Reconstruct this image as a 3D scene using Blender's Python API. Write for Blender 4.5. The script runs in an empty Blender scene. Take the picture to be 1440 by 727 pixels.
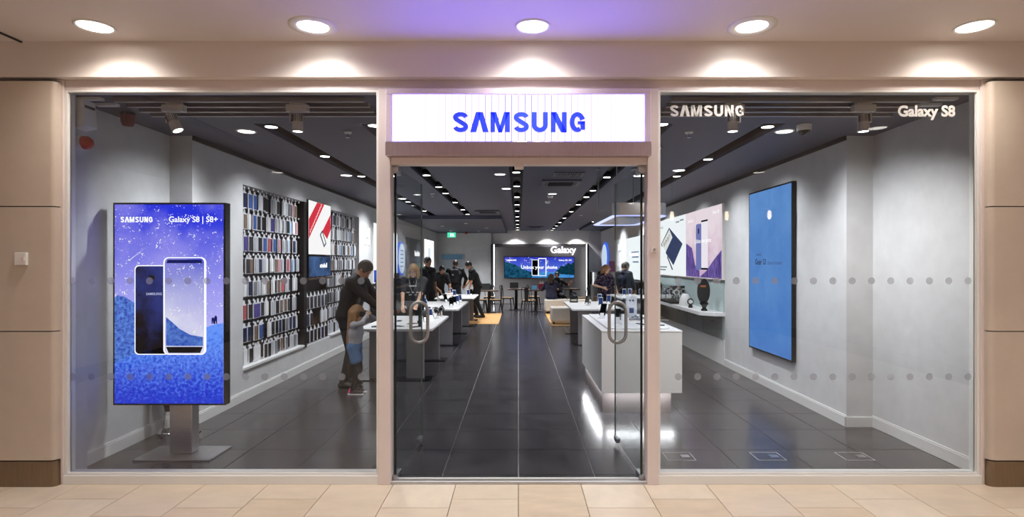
import bpy, bmesh, math, random
import numpy as np
from mathutils import Vector, Matrix
random.seed(7)
D = bpy.data
COL = bpy.context.scene.collection
SC = bpy.context.scene
R = math.radians

# ------------------------------------------------------------------ camera, world, exposure
F, CD, CH, VX, VY = 792.0, 4.3, 1.677, 729.0, 369.0     # focal length in px (1440 wide), distance to shopfront, eye height, vanishing point
cam_d = D.cameras.new('camera'); cam = D.objects.new('camera', cam_d); COL.objects.link(cam)
cam.location = (0, -CD, CH); cam.rotation_euler = (R(90), 0, 0)
cam_d.sensor_width = 36; cam_d.lens = F / 1440 * 36
cam_d.shift_x = (720 - VX) / 1440; cam_d.shift_y = (VY - 363.5) / 1440
cam_d.clip_start = .05; cam_d.clip_end = 200
SC.camera = cam
w = D.worlds.new('world'); SC.world = w; w.use_nodes = True
w.node_tree.nodes['Background'].inputs[0].default_value = (.5, .5, .55, 1)
w.node_tree.nodes['Background'].inputs[1].default_value = .05
SC.view_settings.view_transform = 'Standard'; SC.view_settings.look = 'None'
SC.view_settings.gamma = 1; SC.view_settings.use_curve_mapping = False
SC.view_settings.exposure = 0.0
SC.cycles.transparent_max_bounces = 24
SC.cycles.max_bounces = 8
SC.cycles.sample_clamp_indirect = 6
SC.cycles.use_denoising = True

def PX(x, d): return (x - VX) * d / F           # lateral position of something seen at column x, at distance d
def PZ(y, d): return CH + (VY - y) * d / F

# lamp powers, gathered here so the light can be tuned in one place
P_SHOP, P_TRACK, P_FRONT, P_MALL, P_WASH = 155, 62, 75, 175, 90

def lamp(kind, name, loc, power, col=(1, 1, 1), parent=None, size=.05, cone=100, blend=.6, rot=(0, 0, 0)):
    l = D.lights.new(name, kind); l.energy = power; l.color = col
    if kind == 'SPOT':
        l.spot_size = R(cone); l.spot_blend = blend; l.shadow_soft_size = size
    elif kind == 'AREA':
        l.shape = 'RECTANGLE'; l.size, l.size_y = size
    else: l.shadow_soft_size = size
    o = D.objects.new(name, l); COL.objects.link(o); o.location = loc; o.rotation_euler = rot
    if parent:
        o.parent = parent
    return o

# ------------------------------------------------------------------ materials
def lin(c):
    if isinstance(c, str):
        c = c.lstrip('#'); c = [int(c[i:i+2], 16) / 255 for i in (0, 2, 4)]
        return tuple(x / 12.92 if x <= .04045 else ((x + .055) / 1.055) ** 2.4 for x in c)
    return tuple(c)
MATS = {}
def mat(name, col, rough=.5, metal=0, noise=0, scale=8, bump=0, spec=.5, stretch=None, coat=0, col2=None, wpos=False, ramp=(.3, .7)):
    if name in MATS: return MATS[name]
    m = D.materials.new(name); MATS[name] = m; m.use_nodes = True
    nt = m.node_tree; b = nt.nodes['Principled BSDF']; c = lin(col)
    b.inputs['Base Color'].default_value = (*c, 1)
    b.inputs['Roughness'].default_value = rough; b.inputs['Metallic'].default_value = metal
    b.inputs['Specular IOR Level'].default_value = spec
    b.inputs['Coat Weight'].default_value = coat
    if noise or bump or col2:
        tc = nt.nodes.new('ShaderNodeTexCoord'); mp = nt.nodes.new('ShaderNodeMapping')
        nt.links.new(nt.nodes.new('ShaderNodeNewGeometry').outputs['Position'] if wpos else tc.outputs['Object'], mp.inputs[0])
        if stretch: mp.inputs['Scale'].default_value = stretch
        nz = nt.nodes.new('ShaderNodeTexNoise'); nz.inputs['Scale'].default_value = scale
        nz.inputs['Detail'].default_value = 8; nz.inputs['Roughness'].default_value = .65
        nt.links.new(mp.outputs[0], nz.inputs[0])
        if noise or col2:
            cr = nt.nodes.new('ShaderNodeValToRGB')
            a = tuple(max(0, x * (1 - noise)) for x in c)
            z = lin(col2) if col2 else tuple(min(1, x * (1 + noise)) for x in c)
            cr.color_ramp.elements[0].color = (*a, 1); cr.color_ramp.elements[1].color = (*z, 1)
            cr.color_ramp.elements[0].position, cr.color_ramp.elements[1].position = ramp
            nt.links.new(nz.outputs[0], cr.inputs[0]); nt.links.new(cr.outputs[0], b.inputs['Base Color'])
        if bump:
            bp = nt.nodes.new('ShaderNodeBump'); bp.inputs['Strength'].default_value = bump; bp.inputs['Distance'].default_value = .01
            nt.links.new(nz.outputs[0], bp.inputs['Height']); nt.links.new(bp.outputs[0], b.inputs['Normal'])
    return m
def emis(name, col, s=1.0):
    if name in MATS: return MATS[name]
    m = D.materials.new(name); MATS[name] = m; m.use_nodes = True
    nt = m.node_tree; nt.nodes.clear()
    e = nt.nodes.new('ShaderNodeEmission'); o = nt.nodes.new('ShaderNodeOutputMaterial')
    e.inputs[0].default_value = (*lin(col), 1); e.inputs[1].default_value = s
    nt.links.new(e.outputs[0], o.inputs[0]); return m
def glass(name, tint=(.95, .97, .97), refl=1.0, rough=0.0):
    if name in MATS: return MATS[name]
    m = D.materials.new(name); MATS[name] = m; m.use_nodes = True
    nt = m.node_tree; nt.nodes.clear()
    t = nt.nodes.new('ShaderNodeBsdfTransparent'); g = nt.nodes.new('ShaderNodeBsdfGlossy'); x = nt.nodes.new('ShaderNodeMixShader')
    fr = nt.nodes.new('ShaderNodeFresnel'); fr.inputs[0].default_value = 1.45
    mu = nt.nodes.new('ShaderNodeMath'); mu.operation = 'MULTIPLY'; mu.inputs[1].default_value = refl
    o = nt.nodes.new('ShaderNodeOutputMaterial')
    t.inputs[0].default_value = (*tint, 1); g.inputs[1].default_value = rough
    nt.links.new(fr.outputs[0], mu.inputs[0]); nt.links.new(mu.outputs[0], x.inputs[0])
    nt.links.new(t.outputs[0], x.inputs[1]); nt.links.new(g.outputs[0], x.inputs[2]); nt.links.new(x.outputs[0], o.inputs[0])
    return m
def film(name, col, a, em=0):
    m = D.materials.new(name); MATS[name] = m; m.use_nodes = True
    nt = m.node_tree; nt.nodes.clear()
    t = nt.nodes.new('ShaderNodeBsdfTransparent'); d = nt.nodes.new('ShaderNodeBsdfDiffuse'); tl = nt.nodes.new('ShaderNodeBsdfTranslucent')
    ad = nt.nodes.new('ShaderNodeMixShader'); x = nt.nodes.new('ShaderNodeMixShader'); x.inputs[0].default_value = a
    o = nt.nodes.new('ShaderNodeOutputMaterial'); d.inputs[0].default_value = (*lin(col), 1); tl.inputs[0].default_value = (*lin(col), 1)
    nt.links.new(d.outputs[0], ad.inputs[1]); nt.links.new(tl.outputs[0], ad.inputs[2])
    nt.links.new(t.outputs[0], x.inputs[1]); nt.links.new(ad.outputs[0], x.inputs[2]); nt.links.new(x.outputs[0], o.inputs[0])
    return m
def sky_screen(name, c0, c1, s, zlo, zhi, star=70, streak='#a9a4ff'):
    """emissive night-sky picture of a display: vertical gradient, milky noise and stars (object space z)"""
    m = D.materials.new(name); MATS[name] = m; m.use_nodes = True
    nt = m.node_tree; N = nt.nodes; N.clear(); L = nt.links.new
    tc = N.new('ShaderNodeTexCoord'); sp = N.new('ShaderNodeSeparateXYZ'); L(tc.outputs['Object'], sp.inputs[0])
    mr = N.new('ShaderNodeMapRange'); mr.inputs[1].default_value = zlo; mr.inputs[2].default_value = zhi; L(sp.outputs[2], mr.inputs[0])
    g = N.new('ShaderNodeValToRGB'); g.color_ramp.elements[0].color = (*lin(c0), 1); g.color_ramp.elements[1].color = (*lin(c1), 1); L(mr.outputs[0], g.inputs[0])
    nz = N.new('ShaderNodeTexNoise'); nz.inputs['Scale'].default_value = 2.2; nz.inputs['Detail'].default_value = 9; L(tc.outputs['Object'], nz.inputs[0])
    r2 = N.new('ShaderNodeValToRGB'); r2.color_ramp.elements[0].position = .45; r2.color_ramp.elements[1].position = .75
    r2.color_ramp.elements[0].color = (0, 0, 0, 1); L(nz.outputs[0], r2.inputs[0])
    mx = N.new('ShaderNodeMix'); mx.data_type = 'RGBA'; mx.inputs[7].default_value = (*lin(streak), 1)
    L(r2.outputs[0], mx.inputs[0]); L(g.outputs[0], mx.inputs[6])
    vo = N.new('ShaderNodeTexVoronoi'); vo.inputs['Scale'].default_value = star; L(tc.outputs['Object'], vo.inputs[0])
    n2 = N.new('ShaderNodeTexNoise'); n2.inputs['Scale'].default_value = star * .3; L(tc.outputs['Object'], n2.inputs[0])
    sz = N.new('ShaderNodeMapRange'); sz.inputs[1].default_value = .42; sz.inputs[2].default_value = .72; sz.inputs[3].default_value = 0; sz.inputs[4].default_value = .42; L(n2.outputs[0], sz.inputs[0])
    lt = N.new('ShaderNodeMath'); lt.operation = 'LESS_THAN'; L(vo.outputs['Distance'], lt.inputs[0]); L(sz.outputs[0], lt.inputs[1])
    m2 = N.new('ShaderNodeMix'); m2.data_type = 'RGBA'; m2.inputs[7].default_value = (1, 1, 1, 1); L(lt.outputs[0], m2.inputs[0]); L(mx.outputs[2], m2.inputs[6])
    e = N.new('ShaderNodeEmission'); e.inputs[1].default_value = s; L(m2.outputs[2], e.inputs[0])
    o = N.new('ShaderNodeOutputMaterial'); L(e.outputs[0], o.inputs[0]); return m
def noise_emis(name, c0, c1, s, scale=30, p0=.35, p1=.7, stretch=None, grad=None):
    m = D.materials.new(name); MATS[name] = m; m.use_nodes = True
    nt = m.node_tree; N = nt.nodes; N.clear(); L = nt.links.new
    tc = N.new('ShaderNodeTexCoord'); mp = N.new('ShaderNodeMapping'); L(tc.outputs['Object'], mp.inputs[0])
    if stretch: mp.inputs['Scale'].default_value = stretch
    nz = N.new('ShaderNodeTexNoise'); nz.inputs['Scale'].default_value = scale; nz.inputs['Detail'].default_value = 8; nz.inputs['Roughness'].default_value = .7
    L(mp.outputs[0], nz.inputs[0]); src = nz.outputs[0]
    if grad:
        sp = N.new('ShaderNodeSeparateXYZ'); L(tc.outputs['Object'], sp.inputs[0])
        mr = N.new('ShaderNodeMapRange'); mr.inputs[1].default_value, mr.inputs[2].default_value, mr.inputs[3].default_value, mr.inputs[4].default_value = *grad, -.18, .18
        L(sp.outputs[2], mr.inputs[0]); ad = N.new('ShaderNodeMath'); L(src, ad.inputs[0]); L(mr.outputs[0], ad.inputs[1]); src = ad.outputs[0]
    g = N.new('ShaderNodeValToRGB'); g.color_ramp.elements[0].color = (*lin(c0), 1); g.color_ramp.elements[1].color = (*lin(c1), 1)
    g.color_ramp.elements[0].position = p0; g.color_ramp.elements[1].position = p1; L(src, g.inputs[0])
    e = N.new('ShaderNodeEmission'); e.inputs[1].default_value = s; L(g.outputs[0], e.inputs[0])
    o = N.new('ShaderNodeOutputMaterial'); L(e.outputs[0], o.inputs[0]); return m

M_cream = mat('cream_paint', '#dccfca', .45, noise=.03, scale=3)
M_ceil_mall = mat('mall_ceiling_paint', '#d8cec9', .55)
M_fascia = mat('fascia_paint', '#ddd2cb', .4)
M_pier = mat('pier_panel', '#c6b7a8', .4, noise=.06, scale=2.5)
M_steel = mat('brushed_steel', '#bcbbbd', .32, 1, noise=.1, scale=6, stretch=(1, 1, 30))
M_steel_h = mat('brushed_steel_sign', '#c2b2ba', .3, 1, noise=.12, scale=6, stretch=(30, 1, 1))
M_leg = mat('table_leg_steel', '#a9a8ab', .3, .6, noise=.08, scale=6, stretch=(1, 1, 30))
M_chrome = mat('chrome', '#c9c7c5', .12, 1)
M_satin = mat('satin_handle', '#b9b4b0', .38, .55)
M_kick = mat('pier_kick_steel', '#8d7d6b', .32, 1, noise=.1, scale=5, stretch=(20, 1, 1))
M_wall = mat('plaster_grey', '#c8c8c9', .75, noise=.07, scale=5, bump=.03)
M_base = mat('skirting_white', '#d6d5d4', .5)
M_shopceil = mat('shop_ceiling', '#484858', .6, noise=.08, scale=10, stretch=(1, 6, 1))
M_black = mat('black_matt', '#0b0b0c', .5)
M_blackg = mat('black_gloss', '#070708', .12)
M_dark = mat('dark_grey', '#222226', .5)
M_white = mat('white_laminate', '#e4e4e4', .3)
M_whitep = mat('white_plastic', '#e6e4e0', .35)
M_tile = mat('slate_tile', '#373537', .22, noise=.45, scale=3.2, wpos=True, bump=.05, spec=.5)
M_grout = mat('grout', '#c9c7c6', .8)
M_mtile = mat('travertine_tile', '#dccbb4', .28, noise=.07, scale=3.5, stretch=(1, 2.5, 1))
M_mtile2 = mat('travertine_tile_pale', '#e1d2bd', .3, noise=.08, scale=4, stretch=(1.6, 1, 1))
M_mtile3 = mat('travertine_tile_tan', '#d6c3a9', .3, noise=.1, scale=3, stretch=(1, 3, 1))
M_mgrout = mat('mall_grout', '#7a6a5a', .9)
M_wood = mat('oak_plank', '#c3955c', .4, noise=.15, scale=6, stretch=(1, 8, 1))
M_darkwood = mat('dark_wood', '#4a3a2f', .45, noise=.15, scale=6)
M_leather = mat('beige_leather', '#c6bfb4', .5, bump=.05, scale=60)
M_glass = glass('window_glass', (.97, .98, .98), 1.0)
M_doorglass = glass('door_glass', (.95, .97, .97), .22)
M_edge = mat('glass_edge', '#0a120f', .1)
M_acrylic = glass('acrylic', (.93, .95, .96), 1.6)
M_lamp = emis('lamp_disc', (1, .97, .92), 9)
M_lampw = emis('lamp_disc_warm', (1, .93, .84), 9)
M_led = emis('led_white', (.95, .97, 1), 5)
M_panelw = emis('light_panel_white', (.93, .97, 1), 1.15)
M_bezel = mat('screen_bezel', '#0a0a0e', .25)
M_tan = mat('plinth_brown', '#5a5352', .5)
M_red = mat('red_plastic', '#7d1512', .3)

# ------------------------------------------------------------------ mesh helpers
class MB:
    def __init__(s): s.v = []; s.f = []
    def add(s, v, f):
        n = len(s.v); s.v += [tuple(p) for p in v]; s.f += [tuple(i + n for i in q) for q in f]; return s
    def box(s, lo, hi):
        x0, y0, z0 = lo; x1, y1, z1 = hi
        return s.add([(x0, y0, z0), (x1, y0, z0), (x1, y1, z0), (x0, y1, z0), (x0, y0, z1), (x1, y0, z1), (x1, y1, z1), (x0, y1, z1)],
                     [(0, 3, 2, 1), (4, 5, 6, 7), (0, 1, 5, 4), (1, 2, 6, 5), (2, 3, 7, 6), (3, 0, 4, 7)])
    def cbox(s, c, d): return s.box([c[i] - d[i] / 2 for i in range(3)], [c[i] + d[i] / 2 for i in range(3)])
    def cyl(s, a, b, r0, r1=None, n=16):
        r1 = r0 if r1 is None else r1
        a, b = Vector(a), Vector(b); z = (b - a).normalized(); x = z.orthogonal().normalized(); y = z.cross(x)
        v = []
        for c, r in ((a, r0), (b, r1)):
            v += [c + r * (math.cos(t) * x + math.sin(t) * y) for t in [2 * math.pi * i / n for i in range(n)]]
        return s.add(v, [(i, (i + 1) % n, n + (i + 1) % n, n + i) for i in range(n)] + [tuple(range(n - 1, -1, -1)), tuple(range(n, 2 * n))])
    def tube(s, pts, r, n=8, closed=False):
        pts = [Vector(p) for p in pts]; N = len(pts); v = []; up = None
        for i, p in enumerate(pts):
            t = (pts[(i + 1) % N] - pts[i - 1]) if closed else (pts[min(i + 1, N - 1)] - pts[max(i - 1, 0)])
            t.normalize()
            if up is None: up = t.orthogonal().normalized()
            up = (up - t * up.dot(t)); up = up.normalized() if up.length > 1e-6 else t.orthogonal().normalized()
            sd = t.cross(up)
            rr = r[i] if isinstance(r, (list, tuple)) else r
            v += [p + rr * (math.cos(2 * math.pi * k / n) * up + math.sin(2 * math.pi * k / n) * sd) for k in range(n)]
        f = []
        for i in range(N if closed else N - 1):
            j = (i + 1) % N
            f += [(i * n + k, i * n + (k + 1) % n, j * n + (k + 1) % n, j * n + k) for k in range(n)]
        if not closed: f += [tuple(range(n - 1, -1, -1)), tuple((N - 1) * n + k for k in range(n))]
        return s.add(v, f)
    def lathe(s, c, prof, n=20, axis='z'):
        v = []; m = len(prof)
        for k in range(n):
            t = 2 * math.pi * k / n
            for r, h in prof:
                q = (r * math.cos(t), r * math.sin(t), h)
                if axis == 'y': q = (q[0], q[2], q[1])
                if axis == 'x': q = (q[2], q[0], q[1])
                v.append((c[0] + q[0], c[1] + q[1], c[2] + q[2]))
        f = [(k * m + i, ((k + 1) % n) * m + i, ((k + 1) % n) * m + i + 1, k * m + i + 1) for k in range(n) for i in range(m - 1)]
        return s.add(v, f)
    def prism(s, pts, lo, hi, axis=2):
        n = len(pts)
        def P(a, h): return (a[0], a[1], h) if axis == 2 else ((a[0], h, a[1]) if axis == 1 else (h, a[0], a[1]))
        return s.add([P(a, lo) for a in pts] + [P(a, hi) for a in pts],
                     [tuple(range(n - 1, -1, -1)), tuple(range(n, 2 * n))] + [(i, (i + 1) % n, n + (i + 1) % n, n + i) for i in range(n)])
    def xf(s, M): s.v = [tuple(M @ Vector(p)) for p in s.v]; return s
    def mesh(s, name):
        me = D.meshes.new(name); me.from_pydata(s.v, [], s.f)
        bm = bmesh.new(); bm.from_mesh(me); bmesh.ops.recalc_face_normals(bm, faces=bm.faces[:]); bm.to_mesh(me); bm.free()
        return me
    def build(s, name, m, parent=None, world=False, smooth=False, bevel=0, label=None):
        me = s.mesh(name); me.materials.append(m)
        return place(name, me, parent, world, smooth, bevel, label)
def wloc(o):
    v = Vector((0, 0, 0))
    while o: v += o.location; o = o.parent
    return v
def place(name, me, parent=None, world=False, smooth=False, bevel=0, label=None):
    o = D.objects.new(name, me); COL.objects.link(o)
    if parent:
        o.parent = parent
        if world: o.location = -wloc(parent)
    if smooth:
        me.polygons.foreach_set('use_smooth', [True] * len(me.polygons))
        if smooth == 'auto':
            me.set_sharp_from_angle(angle=R(35))
    if bevel:
        b = o.modifiers.new('bevel', 'BEVEL'); b.width = bevel; b.segments = 2; b.limit_method = 'ANGLE'
    if label: o['label'] = label
    return o
def tag(o, label, cat, group=None, kind=None):
    o['label'] = label; o['category'] = cat
    if group: o['group'] = group
    if kind: o['kind'] = kind
    return o
def thing(name, label, cat, loc=(0, 0, 0), rz=0, group=None, kind=None):
    o = D.objects.new(name, None); COL.objects.link(o); o.location = loc; o.rotation_euler = (0, 0, rz); o.empty_display_size = .1
    return tag(o, label, cat, group, kind)
def struct(o, label, cat): return tag(o, label, cat, None, 'structure')
def dup(root, loc, rz, label, group=None):
    r = root.copy(); COL.objects.link(r); r.location = loc; r.rotation_euler = (0, 0, rz); r['label'] = label
    if group: r['group'] = group
    for ch in list(root.children):
        c = ch.copy(); COL.objects.link(c); c.parent = r
        for g in ch.children:
            e = g.copy(); COL.objects.link(e); e.parent = c
    return r
class FR:
    """a flat frame on a wall: (u, v, w) -> o + uU + vV + wN"""
    def __init__(s, o, U, V, N): s.o, s.U, s.V, s.N = Vector(o), Vector(U), Vector(V), Vector(N)
    def p(s, u, v, w=0): return s.o + s.U * u + s.V * v + s.N * w
    def mat4(s, u=0, v=0, w=0):
        o = s.p(u, v, w)
        return Matrix(((s.U.x, s.V.x, s.N.x, o.x), (s.U.y, s.V.y, s.N.y, o.y), (s.U.z, s.V.z, s.N.z, o.z), (0, 0, 0, 1)))
    def slab(s, u0, v0, u1, v1, w0, w1): return MB().box((u0, v0, w0), (u1, v1, w1)).xf(s.mat4())
    def poly(s, pts, w0, w1): return MB().prism(pts, w0, w1).xf(s.mat4())
def front(x, y, z): return FR((x, y, z), (1, 0, 0), (0, 0, 1), (0, -1, 0))
def onleft(x, y, z): return FR((x, y, z), (0, 1, 0), (0, 0, 1), (1, 0, 0))
def onright(x, y, z): return FR((x, y, z), (0, -1, 0), (0, 0, 1), (-1, 0, 0))
def ontop(x, y, z): return FR((x, y, z), (1, 0, 0), (0, 1, 0), (0, 0, 1))
def text(name, s, fr, u, v, size, m, parent, w=.002, ext=0, off=0, align='CENTER', sx=1, world=True, space=1):
    cu = D.curves.new('text_curve', 'FONT'); cu.body = s; cu.size = size; cu.extrude = ext; cu.offset = off; cu.align_x = align; cu.space_character = space
    cu.resolution_u = 4
    ob = D.objects.new('text_tmp', cu); COL.objects.link(ob)
    dg = bpy.context.evaluated_depsgraph_get(); dg.update()
    me = D.meshes.new_from_object(ob.evaluated_get(dg)); D.objects.remove(ob); D.curves.remove(cu)
    me.transform(fr.mat4(u, v, w) @ Matrix.Diagonal((sx, 1, 1, 1))); me.materials.clear(); me.materials.append(m)
    me.name = name
    return place(name, me, parent, world)
def ribbon(pts, hx, hy):
    out = []; N = len(pts); L = []; Rr = []
    for i, p in enumerate(pts):
        a, b = pts[max(i - 1, 0)], pts[min(i + 1, N - 1)]; tx, ty = b[0] - a[0], b[1] - a[1]; l = math.hypot(tx, ty)
        nx, ny = -ty / l, tx / l; L.append((p[0] + nx * hx, p[1] + ny * hy)); Rr.append((p[0] - nx * hx, p[1] - ny * hy))
    return [[L[i], Rr[i], Rr[i + 1], L[i + 1]] for i in range(N - 1)]
def arc(cx, cy, rx, ry, a0, a1, n=14): return [(cx + rx * math.cos(R(a0 + (a1 - a0) * k / n)), cy + ry * math.sin(R(a0 + (a1 - a0) * k / n))) for k in range(n + 1)]
def rect(a, b, c, d): return [(a, b), (c, b), (c, d), (a, d)]
GL = {'S': ribbon(arc(.5, .735, .345, .16, 8, 232) + arc(.5, .272, .345, .168, 52, -172), .155, .105),
      'A': [[(0, 0), (.32, 0), (.56, .86), (.56, 1), (.31, 1)], [(1, 0), (.68, 0), (.44, .86), (.44, 1), (.69, 1)]],
      'M': [rect(0, 0, .23, 1), rect(.77, 0, 1, 1), [(0, 1), (.3, 1), (.6, 0), (.4, 0), (.2, .6)], [(1, 1), (.7, 1), (.4, 0), (.6, 0), (.8, .6)]],
      'U': ribbon([(.15, 1), (.15, .6)] + arc(.5, .36, .35, .255, 180, 360) + [(.85, .6), (.85, 1)], .155, .11),
      'N': [rect(0, 0, .3, 1), rect(.7, 0, 1, 1), [(0, 1), (.36, 1), (1, 0), (.64, 0)]],
      'G': ribbon(arc(.5, .5, .345, .39, 18, 300, 22), .155, .11) + [rect(.7, .12, 1, .54), rect(.52, .39, 1, .54)]}
def wordmark(fr, u0, u1, v, h, m, parent, w=.002, ext=.001, name='letter', world=True):
    """seven heavy capitals, the second one an A without its crossbar; each letter its own mesh"""
    adv = dict(S=.150, A=.158, M=.190, U=.155, N=.155, G=.150); tot = sum(adv[c] for c in 'SAMSUNG') - .02; x = u0; out = []
    for ch in 'SAMSUNG':
        cw = adv[ch] / tot * (u1 - u0); lw = cw * (.84 if ch != 'A' else .96); x0 = x + (0 if ch != 'A' else -cw * .05); b = MB()
        for q in GL[ch]: b.prism([(x0 + p[0] * lw, v + p[1] * h) for p in q], w - ext, w + ext)
        b.xf(fr.mat4()); out.append(b.build(name, m, parent, world)); x += cw
    return out
ORD = ['first', 'second', 'third', 'fourth', 'fifth', 'sixth', 'seventh', 'eighth', 'ninth', 'tenth', 'eleventh', 'twelfth', 'thirteenth',
       'fourteenth', 'fifteenth', 'sixteenth', 'seventeenth', 'eighteenth', 'nineteenth', 'twentieth']

# ------------------------------------------------------------------ structure: shop shell
XL, XR, YB, ZC = -3.33, 3.35, 18.7, 2.97
fl = struct(MB().box((-3.8, .02, -.2), (3.8, YB + .2, -.012)).build('floor', M_grout), 'dark slate tiled shop floor with pale grout lines', 'floor')
tile_me = MB().box((.004, .0035, -.011), (.596, .5965, 0)).mesh('floor_tile'); tile_me.materials.append(M_tile)
tile_half = MB().box((.004, .51, -.011), (.596, .597, 0)).mesh('floor_tile'); tile_half.materials.append(M_tile)
rest = MB(); nt_ = 0
for j in range(32):
    y = -.45 + .6 * j
    for i in range(12):
        x = -3.6 + .6 * i
        if y + .6 < .05: continue
        if nt_ < 300:
            o = D.objects.new('floor_tile', tile_half if j == 0 else tile_me); COL.objects.link(o)
            o.location = (x, y, 0); o.parent = fl; nt_ += 1
        else: rest.box((x + .003, y + .002, -.011), (x + .597, min(y + .597, YB + .1), 0))
ro = rest.build('floor_tile_far', M_tile, fl); ro['kind'] = 'stuff'

def wall_boxes(name, boxes, label, m=M_wall):
    b = MB()
    for lo, hi in boxes: b.box(lo, hi)
    return struct(b.build(name, m), label, 'wall')
AY0, AY1, AZ0, AZ1 = 2.51, 7.47, .37, 2.62        # recess of the accessory display
wall_left = wall_boxes('wall_left', [((XL - .4, 1.45, 0), (XL, AY0, 3.2)), ((XL - .4, AY0, 0), (XL, AY1, AZ0)), ((XL - .4, AY0, AZ1), (XL, AY1, 3.2)),
                        ((XL - .4, AY0, AZ0), (XL - .16, AY1, AZ1)), ((XL - .4, AY1, 0), (XL, YB + .2, 3.2)), ((-3.95, .051, 0), (-3.56, 1.45, 3.2)), ((-3.95, .051, 0), (-3.46, .22, 3.0))],
                        'grey plastered shop wall behind the phone accessories')
wall_right = wall_boxes('wall_right', [((XR, 1.45, 0), (XR + .6, YB + .2, 3.2)), ((3.62, .051, 0), (4, 1.45, 3.2))], 'grey plastered shop wall behind the tall blue screen')
wall_back = wall_boxes('wall_back', [((-3.7, YB, 0), (3.7, YB + .25, 3.2)), ((-2.0 + .33, YB - .12, 0), (-1.12, YB, ZC)), ((2.84, YB - .12, 0), (3.36, YB, ZC))], 'grey back wall of the shop around the feature panel')
bl = MB()
for lo, hi in [((XL, 1.44, 0), (XL + .014, YB, .10)), ((XL, 1.44, .1), (XL + .009, YB, .115)), ((-3.56, .02, 0), (-3.546, 1.45, .10)), ((-3.56, .02, .1), (-3.551, 1.45, .115)), ((-3.56, 1.436, 0), (XL + .014, 1.45, .1))]: bl.box(lo, hi)
struct(bl.build('baseboard_left', M_base), 'pale skirting board along the accessory wall', 'baseboard')
br = MB()
for lo, hi in [((XR - .014, 1.44, 0), (XR, YB, .10)), ((XR - .009, 1.44, .1), (XR, YB, .115)), ((3.606, .02, 0), (3.62, 1.45, .10)), ((3.611, .02, .1), (3.62, 1.45, .115)), ((XR - .014, 1.436, 0), (3.62, 1.45, .1))]: br.box(lo, hi)
struct(br.build('baseboard_right', M_base), 'pale skirting board under the tall blue screen', 'baseboard')

# ceiling of strips between black recessed slots
SL = [-2.37, -1.37, -.03, 1.35, 2.39]; SW = .1
cb = MB(); YS = .95
edges = [-3.9] + sum([[x - SW, x + SW] for x in SL], []) + [3.9]
for k in range(0, len(edges), 2): cb.box((edges[k], YS, ZC), (edges[k + 1], YB + .2, ZC + .05))
cb.box((-3.9, .051, ZC), (3.9, YS, ZC + .05))
cb.box((-3.3, 11.2, ZC - .1), (-.47, YB, ZC - .001))                # dropped part at the back
ceil = struct(cb.build('ceiling', M_shopceil), 'dark blue-grey shop ceiling with black light slots', 'ceiling')
for x in SL:
    s = MB().box((x - SW - .01, YS - .02, ZC + .14), (x + SW + .01, YB + .1, ZC + .16))
    s.box((x - SW - .012, YS - .02, ZC + .05), (x - SW, YB + .1, ZC + .15)); s.box((x + SW, YS - .02, ZC + .05), (x + SW + .012, YB + .1, ZC + .15))
    s.box((x - SW - .01, YS - .03, ZC + .05), (x + SW + .01, YS - .02, ZC + .15))
    s.build('light_slot', M_black, ceil, label='black recessed lighting slot')
# black strips along both walls, painting in the shade of a shadow gap
struct(MB().box((XL - .001, 1.45, ZC - .045), (XL + .02, YB, ZC)).build('trim_1', M_black), 'painted-in black shadow line where the accessory wall meets the ceiling', 'trim')
struct(MB().box((XR - .02, 1.45, ZC - .045), (XR + .001, YB, ZC)).build('trim_2', M_black), 'painted-in black shadow line where the screen wall meets the ceiling', 'trim')

# ------------------------------------------------------------------ mall side
mf = struct(MB().box((-7, -10, -.2), (7, .02, -.010)).build('floor_mall', M_mgrout), 'travertine tiled mall floor in front of the shop', 'floor')
CW = .472
def mtile(x0, y0, x1, y1):
    g = .0025; k = random.choice([M_mtile, M_mtile, M_mtile2, M_mtile3])
    me = MB().box((x0 + g, y0 + g, -.009), (x1 - g, y1 - g, 0)).mesh('mall_tile'); me.materials.append(k)
    o = D.objects.new('mall_tile', me); COL.objects.link(o); o.parent = mf
far = MB()
for k in range(-13, 13):
    off = {0: -.58, 1: -.45, 2: -.31}[k % 3]
    ys = [.02, off] + [off - .62 * i for i in range(1, 18)]
    for a, b in zip(ys, ys[1:]):
        if b < -10: break
        if -8 <= k <= 7 and a > -2.6: mtile(k * CW, b, (k + 1) * CW, a)
        else: far.box((k * CW + .0025, b + .0025, -.009), ((k + 1) * CW - .0025, a - .0025, 0))
fo = far.build('mall_tile_far', M_mtile, mf); fo['kind'] = 'stuff'
ZM, YF = 3.326, -.1
struct(MB().box((-7, -10, ZM), (7, .3, ZM + .15)).build('ceiling_mall', M_ceil_mall), 'pale mall ceiling with round downlights above the shopfront', 'ceiling')
struct(MB().box((-7, YF, 3.06), (7, .3, ZM)).build('wall_fascia', M_fascia), 'pale fascia band running above the shopfront', 'wall')
struct(MB().box((-7, -10.2, 0), (7, -10, ZM)).build('wall_opposite', mat('mall_wall', '#c9b39c', .6)), 'tan mall wall opposite the shop', 'wall')
struct(MB().box((-7.2, -10, 0), (-7, .3, ZM)).build('wall_mall_left', M_cream), 'cream end wall of the mall aisle, west end', 'wall')
struct(MB().box((7, -10, 0), (7.2, .3, ZM)).build('wall_mall_right', M_cream), 'cream end wall of the mall aisle, east end', 'wall')
struct(MB().box((-7, -.02, 0), (-4, .3, 3.06)).build('wall_front_left', M_cream), 'cream mall wall beyond the pier with the switch', 'wall')
struct(MB().box((4.02, -.02, 0), (7, .3, 3.06)).build('wall_front_right', M_cream), 'cream mall wall beyond the plain pier', 'wall')
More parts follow.
